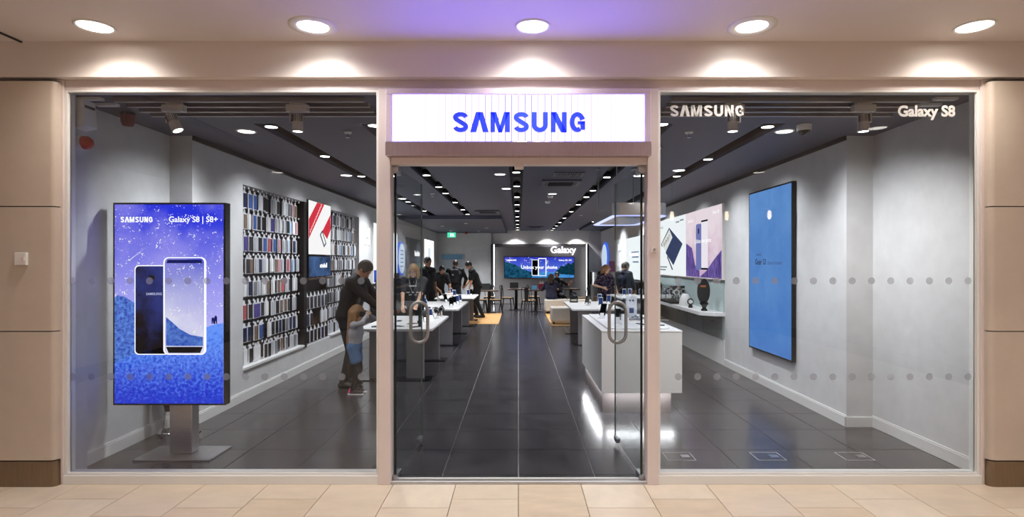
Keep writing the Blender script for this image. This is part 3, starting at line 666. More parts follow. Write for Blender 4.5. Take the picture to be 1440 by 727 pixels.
# ------------------------------------------------------------------ accessory wall
acc = thing('accessory_display', 'black slat backed accessory display set into the grey wall', 'display rack', (XL - .16, (AY0 + AY1) / 2, AZ0))
xb = XL - .16
MB().box((xb + .001, AY0 + .001, AZ0 + .03), (xb + .02, AY1 - .001, AZ1 - .001)).build('back_board', M_dark, acc, True)
MB().box((xb + .001, AY0 + .001, AZ0 + .001), (XL + .02, 4.42, AZ0 + .03)).build('ledge', M_white, acc, True); MB().box((xb + .001, 5.66, AZ0 + .001), (XL + .02, AY1 - .001, AZ0 + .03)).build('ledge', M_white, acc, True)
for z0 in (.66, .93, 1.21, 1.50, 1.79, 2.07, 2.35, 2.6): MB().box((xb + .02, AY0 + .01, z0 - .018), (xb + .035, 4.42, z0 + .0)).build('rail_bar', M_black, acc, True)
MB().box((xb + .02, 4.42, AZ0 - .02), (XL + .01, 4.54, AZ1)).build('divider', M_black, acc, True)
MB().box((xb + .02, 4.54, AZ0 - .05), (XL - .03, 5.62, 1.22)).build('lower_bay', M_blackg, acc, True)
MB().box((xb + .02, 4.54, 1.40), (XL + .05, 5.62, 1.43)).build('shelf', M_darkwood, acc, True)
MB().box((xb + .02, 5.62, AZ0 + .03), (XL - .06, 5.66, AZ1)).build('divider', M_black, acc, True)
pal = {'navy': '#1f2a4d', 'charcoal': '#26272b', 'black': '#121214', 'blue': '#3f5c9e', 'silver': '#b9bbc2', 'grey': '#77787e', 'white': '#e2e2e4', 'pink': '#b98c94', 'coral': '#b4565a', 'violet': '#4a3f8a', 'pale blue': '#a4bcd6', 'bronze': '#7a6554'}
PM = {k: mat('case_' + k.replace(' ', '_'), v, .3) for k, v in pal.items()}
M_blister = mat('blister_plastic', '#e6e7ec', .2)
M_tab = mat('hang_tab', '#e9eaee', .2)
kinds = []
def pack_meshes(w_, h_):
    o = MB().box((-.0, -w_ / 2, -h_), (.012, w_ / 2, -.028)).mesh('pack'); o.materials.append(M_blister)
    tb = MB().prism([(-w_ * .3, -.03), (w_ * .3, -.03), (w_ * .3, -.012), (w_ * .15, .012), (-w_ * .15, .012), (-w_ * .3, -.012)], .004, .007, 0).mesh('hang_tab'); tb.materials.append(M_tab)
    cs = {}
    for k, m in PM.items():
        c = MB().box((.012, -w_ / 2 + .01, -h_ + .012), (.021, w_ / 2 - .01, -.042)).mesh('phone_case'); c.materials.append(m); cs[k] = c
    return o, tb, cs
PACK = {s: pack_meshes(*s) for s in ((.088, .228), (.1, .228), (.11, .24))}
hook_me = MB().tube([(0, 0, .004), (.105, 0, .004), (.115, 0, .014)], .0022, 5).mesh('peg_hook'); hook_me.materials.append(M_chrome)
price_me = MB().box((.108, -.017, -.004), (.111, .017, .022)).mesh('price_tag'); price_me.materials.append(M_tab)
def pack(y, z, size, colour, label, grp, depth):
    o_, tb, cs = PACK[size]
    r = D.objects.new('phone_case_pack', o_); COL.objects.link(r); r.location = (xb + .03 + depth, y, z - .004); tag(r, label, 'phone case', grp)
    a = D.objects.new('hang_tab', tb); COL.objects.link(a); a.parent = r
    c = D.objects.new('phone_case', cs[colour]); COL.objects.link(c); c.parent = r
    h = D.objects.new('peg_hook', hook_me); COL.objects.link(h); h.location = Vector((xb + .02, y, z + .005)) - acc.location; h.parent = acc
    p = D.objects.new('price_tag', price_me); COL.objects.link(p); p.parent = h
rowpal = {0: ['navy', 'navy', 'blue', 'blue', 'white', 'black', 'charcoal', 'silver', 'white', 'charcoal', 'white', 'silver', 'grey', 'pink', 'bronze'],
          1: ['navy', 'bronze', 'white', 'blue', 'charcoal', 'black', 'white', 'violet', 'silver', 'white', 'silver', 'charcoal', 'pale blue', 'white', 'pink'],
          2: ['blue', 'violet', 'charcoal', 'silver', 'black', 'blue', 'coral', 'navy', 'blue', 'pink', 'silver', 'pale blue', 'bronze', 'navy', 'silver'],
          3: ['black', 'charcoal', 'bronze', 'silver', 'navy', 'silver', 'white', 'white', 'bronze', 'pink', 'silver', 'coral', 'pale blue', 'pale blue', 'silver'],
          4: ['charcoal', 'white', 'navy', 'grey', 'silver', 'white', 'bronze', 'white', 'black', 'bronze', 'coral', 'silver', 'charcoal', 'white', 'silver'],
          5: ['navy', 'coral', 'black', 'violet', 'violet', 'charcoal', 'white', 'silver', 'black', 'bronze', 'silver', 'bronze', 'charcoal', 'silver', 'grey'],
          6: ['charcoal', 'navy', 'navy', 'bronze', 'blue', 'navy', 'white', 'charcoal', 'black', 'navy', 'black', 'grey', 'navy', 'navy', 'white'],
          7: ['grey', 'white', 'black', 'white', 'white', 'charcoal', 'black', 'silver', 'grey', 'charcoal', 'bronze', 'grey', 'silver', 'grey', 'silver']}
rowz = [2.585, 2.325, 2.045, 1.765, 1.475, 1.185, .905, .63]
rown = ['top', 'second', 'third', 'fourth', 'fifth', 'sixth', 'seventh', 'bottom']
for r_ in range(8):
    for c_ in range(15):
        y = 2.6 + c_ * .123 + random.uniform(-.008, .008)
        col_ = rowpal[r_][c_]; sz = random.choice([(.088, .228), (.088, .228), (.1, .228)])
        pack(y, rowz[r_] + random.uniform(-.004, .004), sz, col_, '%s phone case, %s peg of the %s row, wide accessory bay' % (col_, ORD[c_], rown[r_]), 'phone cases in the wide bay', random.uniform(.03, .075))
for r_ in range(8):
    for c_ in range(13):
        if r_ > 3 and c_ > 9 and r_ < 5: continue
        y = 5.76 + c_ * .133 + random.uniform(-.01, .01)
        col_ = random.choice(['white', 'silver', 'white', 'grey', 'charcoal', 'pale blue', 'bronze'] if r_ < 6 else ['silver', 'grey', 'black', 'white', 'coral' if r_ == 7 else 'grey'])
        if r_ == 7 and c_ in (6, 7, 8): col_ = 'coral'
        pack(y, rowz[r_] + random.uniform(-.004, .004), random.choice([(.088, .228), (.1, .228)]), col_, '%s phone case, %s peg of the %s row, far accessory bay' % (col_, ORD[c_], rown[r_]), 'phone cases in the far bay', random.uniform(.03, .075))
for r_, z in enumerate((1.17, .90, .625)):
    for c_ in range(6):
        if r_ == 1 and c_ in (2, 3): continue
        y = 4.64 + c_ * .17
        col_ = ['black', 'black', 'charcoal', 'black', 'navy', 'black'][c_] if r_ != 1 else ['navy', 'charcoal', 'black', 'black', 'white', 'white'][c_]
        pack(y, z, (.11, .24), col_, '%s phone case in white frame, %s of the %s row under the screen' % (col_, ORD[c_], ('top', 'middle', 'bottom')[r_]), 'phone cases below the wall screen', .1)
# screen between the bays
t = thing('mounted_screen', 'white wall screen with red diagonal graphics between the accessory bays', 'screen', (XL, 5.08, 1.84))
f = onleft(XL + .03, 4.55, 1.80); Ws, Hs = 1.05, .87
f.slab(0, 0, Ws, Hs, -.12, 0).build('casing', M_bezel, t, True)
sc_ = f.slab(.008, .008, Ws - .008, Hs - .008, 0, .002).build('screen', emis('screen_paper', (1, .98, .98), 1.05), t, True)
M_sred = emis('screen_red', '#e2384a', .95)
f.poly([(.01, .25), (.01, .56), (.38, .86), (.72, .86)], .0025, .003).build('red_band', M_sred, sc_, True)
f.poly([(.62, .40), (1.04, .72), (1.04, .45), (.86, .28)], .0025, .003).build('red_shape', M_sred, sc_, True)
for k in range(9): u = .06 + k * .06; f.poly([(u, .35 + k * .055), (u + .018, .35 + k * .055), (u + .045, .41 + k * .055), (u + .027, .41 + k * .055)], .0035, .004).build('dash', M_wl, sc_, True)
M_ink = mat('screen_ink', '#1d2f55', .4)
f.poly([(.5, .34), (.62, .42), (.82, .2), (.7, .13)], .0035, .004).build('device_body', M_ink, sc_, True); f.poly([(.55, .34), (.61, .38), (.77, .21), (.71, .17)], .0045, .005).build('device_screen', emis('screen_paper', (1, .98, .98), 1.05), sc_, True)
t = thing('shelf_screen', 'small blue shelf screen below the red and white screen', 'screen', (XL, 5.08, 1.43))
f = onleft(XL + .03, 4.56, 1.44)
f.slab(0, 0, 1.04, .34, -.1, 0).build('casing', M_bezel, t, True); f.slab(.01, .01, 1.03, .33, 0, .002).build('screen', noise_emis('shelf_screen_blue', '#2a3a52', '#5d86c4', .7, 3), t, True)
for k, (u, h_) in enumerate(((.5, .05), (.56, .06), (.62, .05), (.68, .07), (.74, .05), (.8, .08))): f.slab(u, .15, u + .045, .15 + h_, .002, .004).build('printed_mark', M_wl, t, True)
for k in range(4):
    y = 4.66 + k * .2; t = thing('demo_phone', '%s black phone propped on the shelf below the blue screen' % ORD[k], 'phone', (XL + .0, y, 1.43), group='phones on the accessory shelf')
    M = Matrix.Rotation(R(50), 4, 'Y')
    MB().box((-.004, -.035, 0), (.004, .035, .12)).xf(Matrix.Rotation(R(-40), 4, 'Y')).build('body', M_white, t); MB().box((.0042, -.031, .008), (.005, .031, .112)).xf(Matrix.Rotation(R(-40), 4, 'Y')).build('screen', M_blackg, t)

# ------------------------------------------------------------------ further along the left wall
def ellipse(rx, ry, n=40): return [(rx * math.cos(2 * math.pi * k / n), ry * math.sin(2 * math.pi * k / n)) for k in range(n)]
t = thing('mounted_letter', 'glowing outlined letter H on the grey wall beyond the accessories', 'sign', (XL, 8.1, 2.1))
f = onleft(XL, 7.85, 2.08)
b = MB()
for u0, v0, u1, v1 in ((0, 0, .05, .34), (.35, 0, .4, .34), (.05, .15, .35, .19), (0, .33, .09, .36), (.31, .33, .4, .36), (0, -.02, .09, .01), (.31, -.02, .4, .01)): b.add(*(lambda m: (m.v, m.f))(f.slab(u0, v0, u1, v1, 0, .03)))
b.build('letter', emis('letter_glow', (1, .98, .95), 1.3), t, True)
def lightbox(name, label, fr, u0, v0, u1, v1, m, th=.04, frame=M_whitep):
    c = fr.p((u0 + u1) / 2, v0, 0)
    t = thing(name, label, 'light box', c)
    fr.slab(u0 - .01, v0 - .01, u1 + .01, v1 + .01, 0.001, th).build('casing', frame, t, True)
    s = fr.slab(u0, v0, u1, v1, th, th + .002).build('panel', m, t, True)
    return t, s
fL = onleft(XL, 0, 0)
t, s = lightbox('light_box', 'bright white light box behind the bending man', fL, 8.5, 1.2, 10.3, 2.58, emis('box_white', (.95, .98, 1), 1.3))
fL.slab(8.52, 1.22, 9.9, 1.5, .0425, .043).build('blue_panel', emis('box_blue', '#2e56c8', .9), s, True)
t, s = lightbox('light_box', 'narrow white light box beside the black till', fL, 10.55, 1.0, 11.0, 2.45, emis('box_cool', (.85, .95, 1), 1.2))
t = thing('round_sign', 'round white wall sign with glowing blue rim above the till', 'sign', (XL, 11.4, 1.77))
f = onleft(XL, 11.5, 1.79)
f.poly(ellipse(.47, .47), .001, .06).build('rim', emis('rim_blue', '#3d63d8', 1.1), t, True); f.poly(ellipse(.42, .42), .06, .064).build('face', emis('round_face', '#cfe0f2', .9), t, True)
for k in range(5):
    f.slab(-.2, .2 - k * .11, .2, .24 - k * .11, .064, .066).build('printed_line', emis('print_blue', '#8ea6cf', .7), t, True)
t = thing('backing_panel', 'dark grey wall panel with white marks beyond the round sign', 'panel', (XL, 13.5, 0))
f = onleft(XL, 12.3, 0); f.slab(0, .01, 2.6, 2.42, .001, .06).build('board', mat('panel_grey', '#4a4c55', .5), t, True)
for k, (u, h_) in enumerate(((1.15, .17), (1.28, .12), (1.41, .12), (1.54, .17), (1.67, .12), (1.8, .15), (1.93, .12))): f.slab(u, 1.88, u + .1, 1.88 + h_, .06, .066).build('printed_mark', M_wl, t, True)
f.slab(1.0, 1.1, 2.2, 1.65, .06, .075).build('green_board', mat('board_green', '#4d6a5f', .5), t, True)
t, s = lightbox('light_box', 'tall white light box behind the standing man', fL, 15.4, .8, 17.6, 2.5, emis('box_white', (.95, .98, 1), 1.3))
fL.slab(16.2, 1.75, 16.8, 2.2, .0425, .043).build('printed_picture', emis('box_pale', '#d9e6f0', 1.0), s, True)

# black till on the left wall
t = thing('till_station', 'black till station with monitors against the accessory side wall', 'counter', (-3.0, 9.2, 0))
MB().box((-3.31, 8.3, 0), (-2.75, 10.3, .95)).build('cabinet', M_black, t, True, bevel=.01)
for k, y in enumerate((8.6, 9.4)):
    mo = MB().box((-2.98, y - .22, 1.02), (-2.94, y + .22, 1.42)).build('monitor', M_black, t, True, bevel=.006)
    MB().cyl((-2.96, y, .95), (-2.96, y, 1.05), .03).build('monitor_foot', M_black, mo, True)
    MB().box((-3.2, y - .3, .95), (-2.8, y - .26, 1.3)).build('card_reader', M_dark, t, True)

# ------------------------------------------------------------------ white display tables on steel panel legs
def big_table(name, label, x0, x1, y0, y1, h=.74):
    t = thing(name, label, 'table', ((x0 + x1) / 2, (y0 + y1) / 2, 0))
    c = .05
    MB().prism([(x0 + c, y0), (x1 - c, y0), (x1, y0 + c), (x1, y1 - c), (x1 - c, y1), (x0 + c, y1), (x0, y1 - c), (x0, y0 + c)], h - .035, h).build('tabletop', M_white, t, True, bevel=.004)
    MB().box((x0 + .12, y0 + .14, h - .06), (x1 - .12, y1 - .14, h - .035)).build('apron', M_leg, t, True)
    for ya in (y0 + .16, y1 - .24):
        for xa in (x0 + .14, x1 - .39):
            MB().box((xa, ya, .012), (xa + .25, ya + .07, h - .035)).build('leg', M_leg, t, True, bevel=.003)
        MB().box((x0 + .02, ya - .12, 0), (x1 - .02, ya + .19, .012)).build('base_plate', M_blackg, t, True)
    return t
big_table('display_table', 'white display table nearest the girl with the headset', -2.28, -1.22, 3.62, 5.6)
big_table('display_table', 'white display table between the lettered shirt person and the standing man', -2.28, -1.2, 6.95, 9.25)
big_table('display_table', 'white display table in front of the three men at the back', -2.2, -1.16, 10.4, 12.2)
big_table('display_table', 'white display table behind the counter on the sofa side', 1.08, 2.12, 7.0, 9.25)
big_table('display_table', 'higher white table beside the bald man', 2.24, 2.85, 8.0, 9.5, .9)

# devices on the tables
GB = {}
def phone_stand(x, y, z, rz, label, grp, sc=1, dark=True, scr=None):
    key = (dark, sc)
    if key not in GB:
        M = Matrix.Translation((0, .0, .035)) @ Matrix.Rotation(R(-28), 4, 'X')
        ms = []
        for nm, b, m in (('stand', MB().prism([(-.05, 0), (.05, 0), (.012, .07), (-.004, .07)], -.025, .025, 0), M_white), ('phone', MB().box((-.036 * sc, -.012, 0), (.036 * sc, -.004, .15 * sc)).xf(M), M_blackg if dark else M_white),
                         ('screen', MB().box((-.032 * sc, -.0135, .01), (.032 * sc, -.012, .14 * sc)).xf(M), M_blackg if dark else emis('phone_screen', '#3d5590', .5)), ('base', MB().box((-.05, -.05, 0), (.05, .05, .006)), M_white)):
            me = b.mesh(nm); me.materials.append(m); ms.append((nm, me))
        GB[key] = ms
    t = thing('phone_stand', label, 'phone', (x, y, z), rz, grp)
    for nm, me in GB[key]:
        o = D.objects.new(nm, me); COL.objects.link(o); o.parent = t
    return t
def flat_phone(x, y, z, rz, label, grp):
    if 'flat' not in GB:
        a = MB().box((-.037, -.075, 0), (.037, .075, .008)).mesh('body'); a.materials.append(M_dark); b = MB().box((-.033, -.068, .008), (.033, .068, .009)).mesh('screen'); b.materials.append(M_blackg); GB['flat'] = (a, b)
    t = thing('flat_phone', label, 'phone', (x, y, z), rz, grp)
    for nm, me in zip(('body', 'screen'), GB['flat']):
        o = D.objects.new(nm, me); COL.objects.link(o); o.parent = t
def watch_stand(x, y, z, label, grp):
    if 'watch' not in GB:
        a = MB().cyl((0, 0, 0), (0, 0, .015), .035).mesh('base'); a.materials.append(M_white)
        s = MB().cyl((0, 0, .015), (0, 0, .1), .012, n=10).mesh('post'); s.materials.append(M_white)
        b = MB().tube([(.04 * math.cos(q), .0, .13 + .04 * math.sin(q)) for q in [2 * math.pi * k / 14 for k in range(14)]], .009, 6, True).mesh('strap'); b.materials.append(M_dark)
        d = MB().cyl((0, -.045, .13), (0, -.03, .13), .026, n=16).mesh('dial'); d.materials.append(M_blackg); GB['watch'] = (a, s, b, d)
    t = thing('watch_stand', label, 'watch', (x, y, z), 0, grp)
    for nm, me in zip(('base', 'post', 'strap', 'dial'), GB['watch']):
        o = D.objects.new(nm, me); COL.objects.link(o); o.parent = t
def orbit_camera(x, y, z, label):
    t = thing('round_camera', label, 'camera', (x, y, z)); MB().lathe((0, 0, .05), [(0, -.03), (.02, -.025), (.03, 0), (.02, .025), (0, .03)], 14).build('ball', M_white, t, smooth=True)
    MB().cyl((0, -.031, .05), (0, -.026, .05), .016).build('lens', M_blackg, t)
    for q in range(3): a = q * 2.09; MB().cyl((0, 0, .025), (.035 * math.cos(a), .035 * math.sin(a), 0), .005, n=6).build('leg', M_white, t)
T1 = .74
for i, (x, y, rz) in enumerate(((-1.42, 5.3, .4), (-1.44, 4.95, .4), (-1.47, 4.6, .5), (-1.55, 5.42, .1))):
    phone_stand(x, y, T1, rz, '%s white phone stand along the aisle edge of the nearest table' % ORD[i], 'phone stands on the nearest table', 1, i % 2 == 0)
for i, (x, y, rz) in enumerate(((-2.1, 3.9, .2), (-1.95, 4.25, 1.2), (-1.75, 3.95, 1.0), (-1.9, 4.7, .1), (-1.62, 4.3, -.7), (-1.5, 3.85, -.8))):
    flat_phone(x, y, T1, rz, '%s dark phone lying flat on the nearest white table' % ORD[i], 'phones lying on the nearest table')
for i, (x, y) in enumerate(((-1.36, 5.08), (-1.33, 5.46))): watch_stand(x, y, T1, '%s watch on a round stand at the nearest table edge' % ORD[i], 'watches on the nearest table')
t = thing('cable_holder', 'dark cable holder standing up in the oval door handle view', 'holder', (PX(590, 8.2), 3.9, T1)); t['label'] = 'dark security holder standing at the front edge of the nearest table'
MB().cyl((0, 0, 0), (0, 0, .01), .04).build('base', M_dark, t); MB().box((-.018, -.012, .01), (.018, .012, .17)).build('body', M_dark, t, bevel=.004); MB().box((-.03, -.016, .05), (.03, .016, .09)).build('clamp', M_black, t, bevel=.004)
for i, (x, y, rz, dk) in enumerate(((-2.1, 7.3, .7, 0), (-1.95, 7.6, .8, 0), (-1.7, 8.9, .5, 1), (-1.38, 7.9, .3, 1), (-1.36, 8.3, .3, 0), (-1.34, 8.7, .4, 0), (-2.05, 8.2, .9, 0), (-1.4, 7.45, .2, 1))):
    phone_stand(x, y, T1, rz, '%s propped phone on the middle white table' % ORD[i], 'propped phones on the middle table', 1.15, dk)
for i, (x, y) in enumerate(((-1.48, 8.05), (-1.5, 8.45))): watch_stand(x, y, T1, '%s watch stand on the middle white table' % ORD[i], 'watches on the middle table')
orbit_camera(-1.55, 7.2, T1, 'small round white camera on the middle white table'); flat_phone(-1.7, 7.3, T1, .6, 'single dark phone lying on the middle white table', None) 
for i, (x, y, rz) in enumerate(((-1.35, 10.9, .2), (-1.30, 11.2, .2), (-1.9, 11.9, .8), (-2.05, 11.2, .6), (-1.7, 10.7, .3))):
    phone_stand(x, y, T1, rz, '%s propped phone on the back white table' % ORD[i], 'propped phones on the back table', 1.2, i % 2)
t = thing('paper_box', 'flat cream box on the back white table beside the leaning man', 'box', (-2.0, 11.75, T1)); MB().box((-.16, -.12, 0), (.16, .12, .06)).build('carton', M_cream, t, bevel=.004); MB().box((-.162, -.122, .045), (.162, .122, .062)).build('lid', M_whitep, t)
# sofa-side table
t = thing('headset_dome', 'black headset under a clear dome on the sofa side table', 'headset', (1.3, 8.9, T1))
MB().cyl((0, 0, 0), (0, 0, .03), .1, n=24).build('base', M_black, t, smooth='auto'); MB().lathe((0, 0, .12), [(.0, -.05), (.06, -.045), (.075, 0), (.06, .045), (0, .05)], 18).build('headset', M_blackg, t, smooth=True)
MB().lathe((0, 0, .03), [(.095, 0), (.095, .12), (.07, .19), (0, .215)], 24).build('dome', M_acrylic, t, smooth=True)
for i, (x, y, rz) in enumerate(((1.48, 7.9, -.5), (1.85, 8.6, -.3), (2.0, 8.2, -.3), (1.7, 7.35, -.2))):
    phone_stand(x, y, T1, rz, '%s propped phone on the sofa side table' % ORD[i], 'propped phones on the sofa side table', 1.3, i == 0)
for i, (x, y) in enumerate(((1.6, 8.3), (1.9, 7.5))): orbit_camera(x, y, T1, '%s small round camera on the sofa side table' % ORD[i])
for i, (x, y) in enumerate(((2.35, 8.2), (2.5, 8.35), (2.72, 8.2))): phone_stand(x, y, .9, -.2, '%s propped phone on the higher white table' % ORD[i], 'propped phones on the higher table', 1.1, 0)

# white counter by the door
t = thing('display_counter', 'white display counter with glowing underside and brown plinth by the door', 'counter', (1.348, 2.8, 0))
CX0, CX1, CY0, CY1 = .908, 1.788, 1.85, 3.72
MB().box((CX0, CY0, .25), (CX1, CY1, .915)).build('body', M_white, t, True, bevel=.003)
MB().prism([(CX0 - .004, CY0 - .004), (CX1 + .004, CY0 - .004), (CX1 + .004, CY1), (CX0 - .004, CY1)], .915, .932).build('worktop', M_white, t, True, bevel=.003)
c = .06; MB().prism([(CX0 + .08 + c, CY0 + .1), (CX1 - .1 - c, CY0 + .1), (CX1 - .1, CY0 + .1 + c), (CX1 - .1, CY1 - .1), (CX0 + .08, CY1 - .1), (CX0 + .08, CY0 + .1 + c)], .932, .952).build('raised_tray', M_white, t, True, bevel=.006)
MB().box((CX0 + .03, CY0 + .16, 0), (CX1 - .08, CY1 - .03, .25)).build('plinth', M_tan, t, True)
MB().box((CX0 + .04, CY0 + .04, .243), (CX1 - .02, CY0 + .07, .25)).build('light_strip', M_led, t, True); MB().box((CX0 + .01, CY0 + .07, .243), (CX0 + .025, CY1 - .05, .25)).build('light_strip', M_led, t, True)
lamp('AREA', 'strip_lamp', (0, CY0 - 2.8 + .08, .24), 7, (.95, .97, 1), t, (.75, .05)); lamp('AREA', 'strip_lamp', (CX0 + .015 - 1.348, 0, .24), 7, (.95, .97, 1), t, (.02, 1.6))
ZT = .952
phone_stand(PX(847, 7.3), 3.0, ZT, -.5, 'black phone on a white stand at the back of the door counter', None, 1.1, True)
phone_stand(PX(868, 6.8), 2.45, ZT, -.2, 'black phone on a stand framed by the door handle', None, .95, True)['label'] = 'black phone on a stand at the middle of the door counter'
t = thing('sign_holder', 'clear acrylic sign holder with a small picture on the door counter', 'sign holder', (PX(888, 7.4), 3.1, ZT))
MB().box((-.075, -.03, 0), (.075, .03, .012)).build('base', M_acrylic, t); MB().box((-.07, -.004, .012), (.07, .004, .28)).build('sheet', mat('holder_card', '#dfe2ea', .3), t); MB().box((-.03, -.006, .06), (.03, -.004, .13)).build('picture', mat('holder_picture', '#3c4a78', .3), t)
b = MB().cyl((-.02, -.006, .225), (-.02, -.004, .225), .012, n=12); b.cyl((.02, -.006, .225), (.02, -.004, .225), .012, n=12); b.build('printed_icon', M_dark, t)
t = thing('cable_post', 'slim clear post beside the phone on the door counter', 'post', (PX(873, 6.6), 2.3, ZT)); MB().box((-.012, -.012, 0), (.012, .012, .2)).build('column', M_acrylic, t); MB().box((-.02, -.02, 0), (.02, .02, .008)).build('base', M_white, t)
for i, (x, y, rz) in enumerate(((PX(902, 6.6), 2.3, .2), (PX(925, 6.5), 2.2, 1.2), (PX(935, 6.9), 2.7, 1.5))): flat_phone(x, y, ZT, rz, '%s phone lying flat at the wall end of the door counter' % ORD[i], 'phones lying on the door counter')
for i, (x, y) in enumerate(((PX(893, 7.0), 2.7), (PX(898, 7.1), 2.85))):
    t = thing('game_controller', '%s grey game controller on the door counter' % ORD[i], 'controller', (x, y, ZT))
    MB().tube([(-.07, -.03, .02), (-.05, .0, .025), (0, .01, .025), (.05, 0, .025), (.07, -.03, .02)], [.014, .02, .018, .02, .014], 10).build('body', mat('controller_grey', '#8b9099', .35), t, smooth=True)
    MB().cyl((-.03, 0, .04), (-.03, 0, .052), .01, n=10).build('thumb_stick', M_black, t); MB().cyl((.03, 0, .04), (.03, 0, .052), .01, n=10).build('thumb_stick', M_black, t)

# floor boxes
for i, (x, lb) in enumerate(((PX(953, 4.87), 'floor socket box nearest the doors'), (PX(1078, 4.87), 'floor socket box in the middle of the lettered window'), (PX(1200, 4.87), 'floor socket box nearest the far window corner'))):
    t = thing('floor_box', lb, 'floor box', (x, .57, 0), group='floor socket boxes')
    b = MB(); b.box((-.11, -.1, 0), (.13, -.096, .002)); b.box((-.11, .096, 0), (.13, .1, .002)); b.box((-.11, -.1, 0), (-.106, .1, .002)); b.box((.126, -.1, 0), (.13, .1, .002)); b.build('rim', M_grout, t)
    MB().box((-.105, -.095, 0), (.125, .095, .0015)).build('lid', M_tile, t); MB().box((.03, -.035, .0015), (.1, .035, .004)).build('metal_plate', M_steel, t)

# ------------------------------------------------------------------ right wall
t = thing('mounted_screen', 'tall blue portrait screen with Gear S3 lettering on the grey wall', 'screen', (XR, 3.12, .47))
f = onright(XR, 3.76, .47); Ws, Hs = 1.27, 2.19
f.slab(0, 0, Ws, Hs, .001, .05).build('casing', M_bezel, t, True)
sb = noise_emis('screen_blue', '#4278c8', '#6ea2e2', .88, 1.2, .2, .8, grad=(.2, 2.8))
sc_ = f.slab(.02, .02, Ws - .02, Hs - .02, .05, .052).build('screen', sb, t, True)
M_inkb = mat('lettering_black', '#0a0d16', .4)
text('lettering', 'SAMSUNG', f, .25, 1.30, .035, M_inkb, sc_, w=.054, align='LEFT'); text('lettering', 'Gear S3', f, .22, 1.18, .105, M_inkb, sc_, w=.054, align='LEFT', off=.0015); text('lettering', 'classic frontier', f, .60, 1.18, .07, mat('lettering_slate', '#2b3f66', .4), sc_, w=.054, align='LEFT')
# two large light boxes
fR = onright(XR, 0, 0)
t, s = lightbox('light_box', 'white light box with a dark tablet cover on the wall above the shelf', fR, -9.0, 1.4, -6.79, 2.63, emis('poster_white', (.93, .97, 1), 1.02), .05)
def pc(pts, nm, m, par, w): fR.poly(pts, w, w + .001).build(nm, m, par, True)
pc([(-8.02, 2.435), (-7.01, 2.05), (-7.68, 1.617), (-8.3, 1.885)], 'cover_back', noise_emis('cover_navy', '#26355a', '#4a5b82', .8, 3, .3, .7, (1, 1, 14)), s, .053)
pc([(-8.02, 2.435), (-7.97, 2.42), (-8.62, 2.03), (-8.71, 2.093)], 'tablet_edge', emis('cover_ink', '#10141f', .7), s, .0535)
pc([(-8.0, 2.40), (-7.75, 2.21), (-8.28, 1.92), (-8.66, 2.09)], 'tablet_screen', emis('tablet_white', '#f2f2f0', .9), s, .0545)
pc([(-8.2, 1.80), (-8.15, 1.82), (-7.72, 1.53), (-7.78, 1.51)], 'stylus', emis('cover_ink', '#10141f', .7), s, .053)
for k in range(7): u = -8.5 + k * .075; v = 2.06 + .025 * k - .05 * (k % 2); pc([(u, v), (u + .02, v), (u + .09, v + .07), (u + .06, v + .08)], 'sketch_stroke', emis('cover_ink', '#10141f', .7), s, .056)
text('lettering', 'SAMSUNG', fR, -8.85, 2.45, .07, emis('cover_grey', '#5a6070', .7), s, w=.054, align='LEFT')
for u, v, w_ in ((-7.5, 2.5, .25), (-7.2, 2.52, .25), (-8.9, 1.56, .7), (-8.9, 1.5, .6)): fR.slab(u, v, u + w_, v + .03, .052, .054).build('printed_line', emis('cover_pale', '#9aa3b0', .8), s, True)
t, s = lightbox('light_box', 'pink and violet light box with a tall phone on the wall above the shelf', fR, -6.78, 1.4, -4.83, 2.63, noise_emis('poster_pink', '#c9a0c6', '#f7e6ee', .95, .9, .25, .6, grad=(1.2, 2.7)), .05)
M_violet = noise_emis('poster_violet', '#2b1c66', '#8f78cc', .85, 4, .38, .62, stretch=(1, 6, 1))
pc([(-6.77, 1.41), (-5.95, 1.41), (-5.95, 1.52), (-6.2, 1.62), (-6.4, 1.95), (-6.77, 2.05)], 'fabric_fold', M_violet, s, .0525)
pc([(-5.95, 1.41), (-4.84, 1.41), (-4.84, 1.88), (-5.2, 1.72), (-5.6, 1.52)], 'fabric_fold', M_violet, s, .0525)
pc(rrect(-6.15, 1.54, -5.85, 2.38, .04), 'phone_back', emis('poster_phone', '#7d84c4', .85), s, .054); pc(rrect(-5.86, 1.54, -5.5, 2.44, .04), 'phone_front', emis('poster_phone_white', '#f6eef8', 1.0), s, .053)
pc([(-5.85, 1.545), (-5.5, 1.545), (-5.5, 1.58), (-5.85, 1.58)], 'phone_lower_edge', emis('cover_ink', '#10141f', .7), s, .055); pc([(-5.85, 2.4), (-5.5, 2.4), (-5.5, 2.43), (-5.85, 2.43)], 'phone_upper_edge', emis('cover_ink', '#10141f', .7), s, .055); pc(rrect(-6.03, 2.2, -5.97, 2.3, .02), 'camera_lens', emis('cover_ink', '#10141f', .7), s, .0555)
text('lettering', 'Unbox your phone', fR, -5.75, 2.03, .11, M_wl, s, w=.057, align='CENTER', off=.001); text('lettering', 'SAMSUNG', fR, -6.65, 2.44, .07, M_wl, s, w=.054, align='LEFT'); text('lettering', 'Galaxy S8', fR, -4.95, 2.5, .08, M_wl, s, w=.054, align='RIGHT')
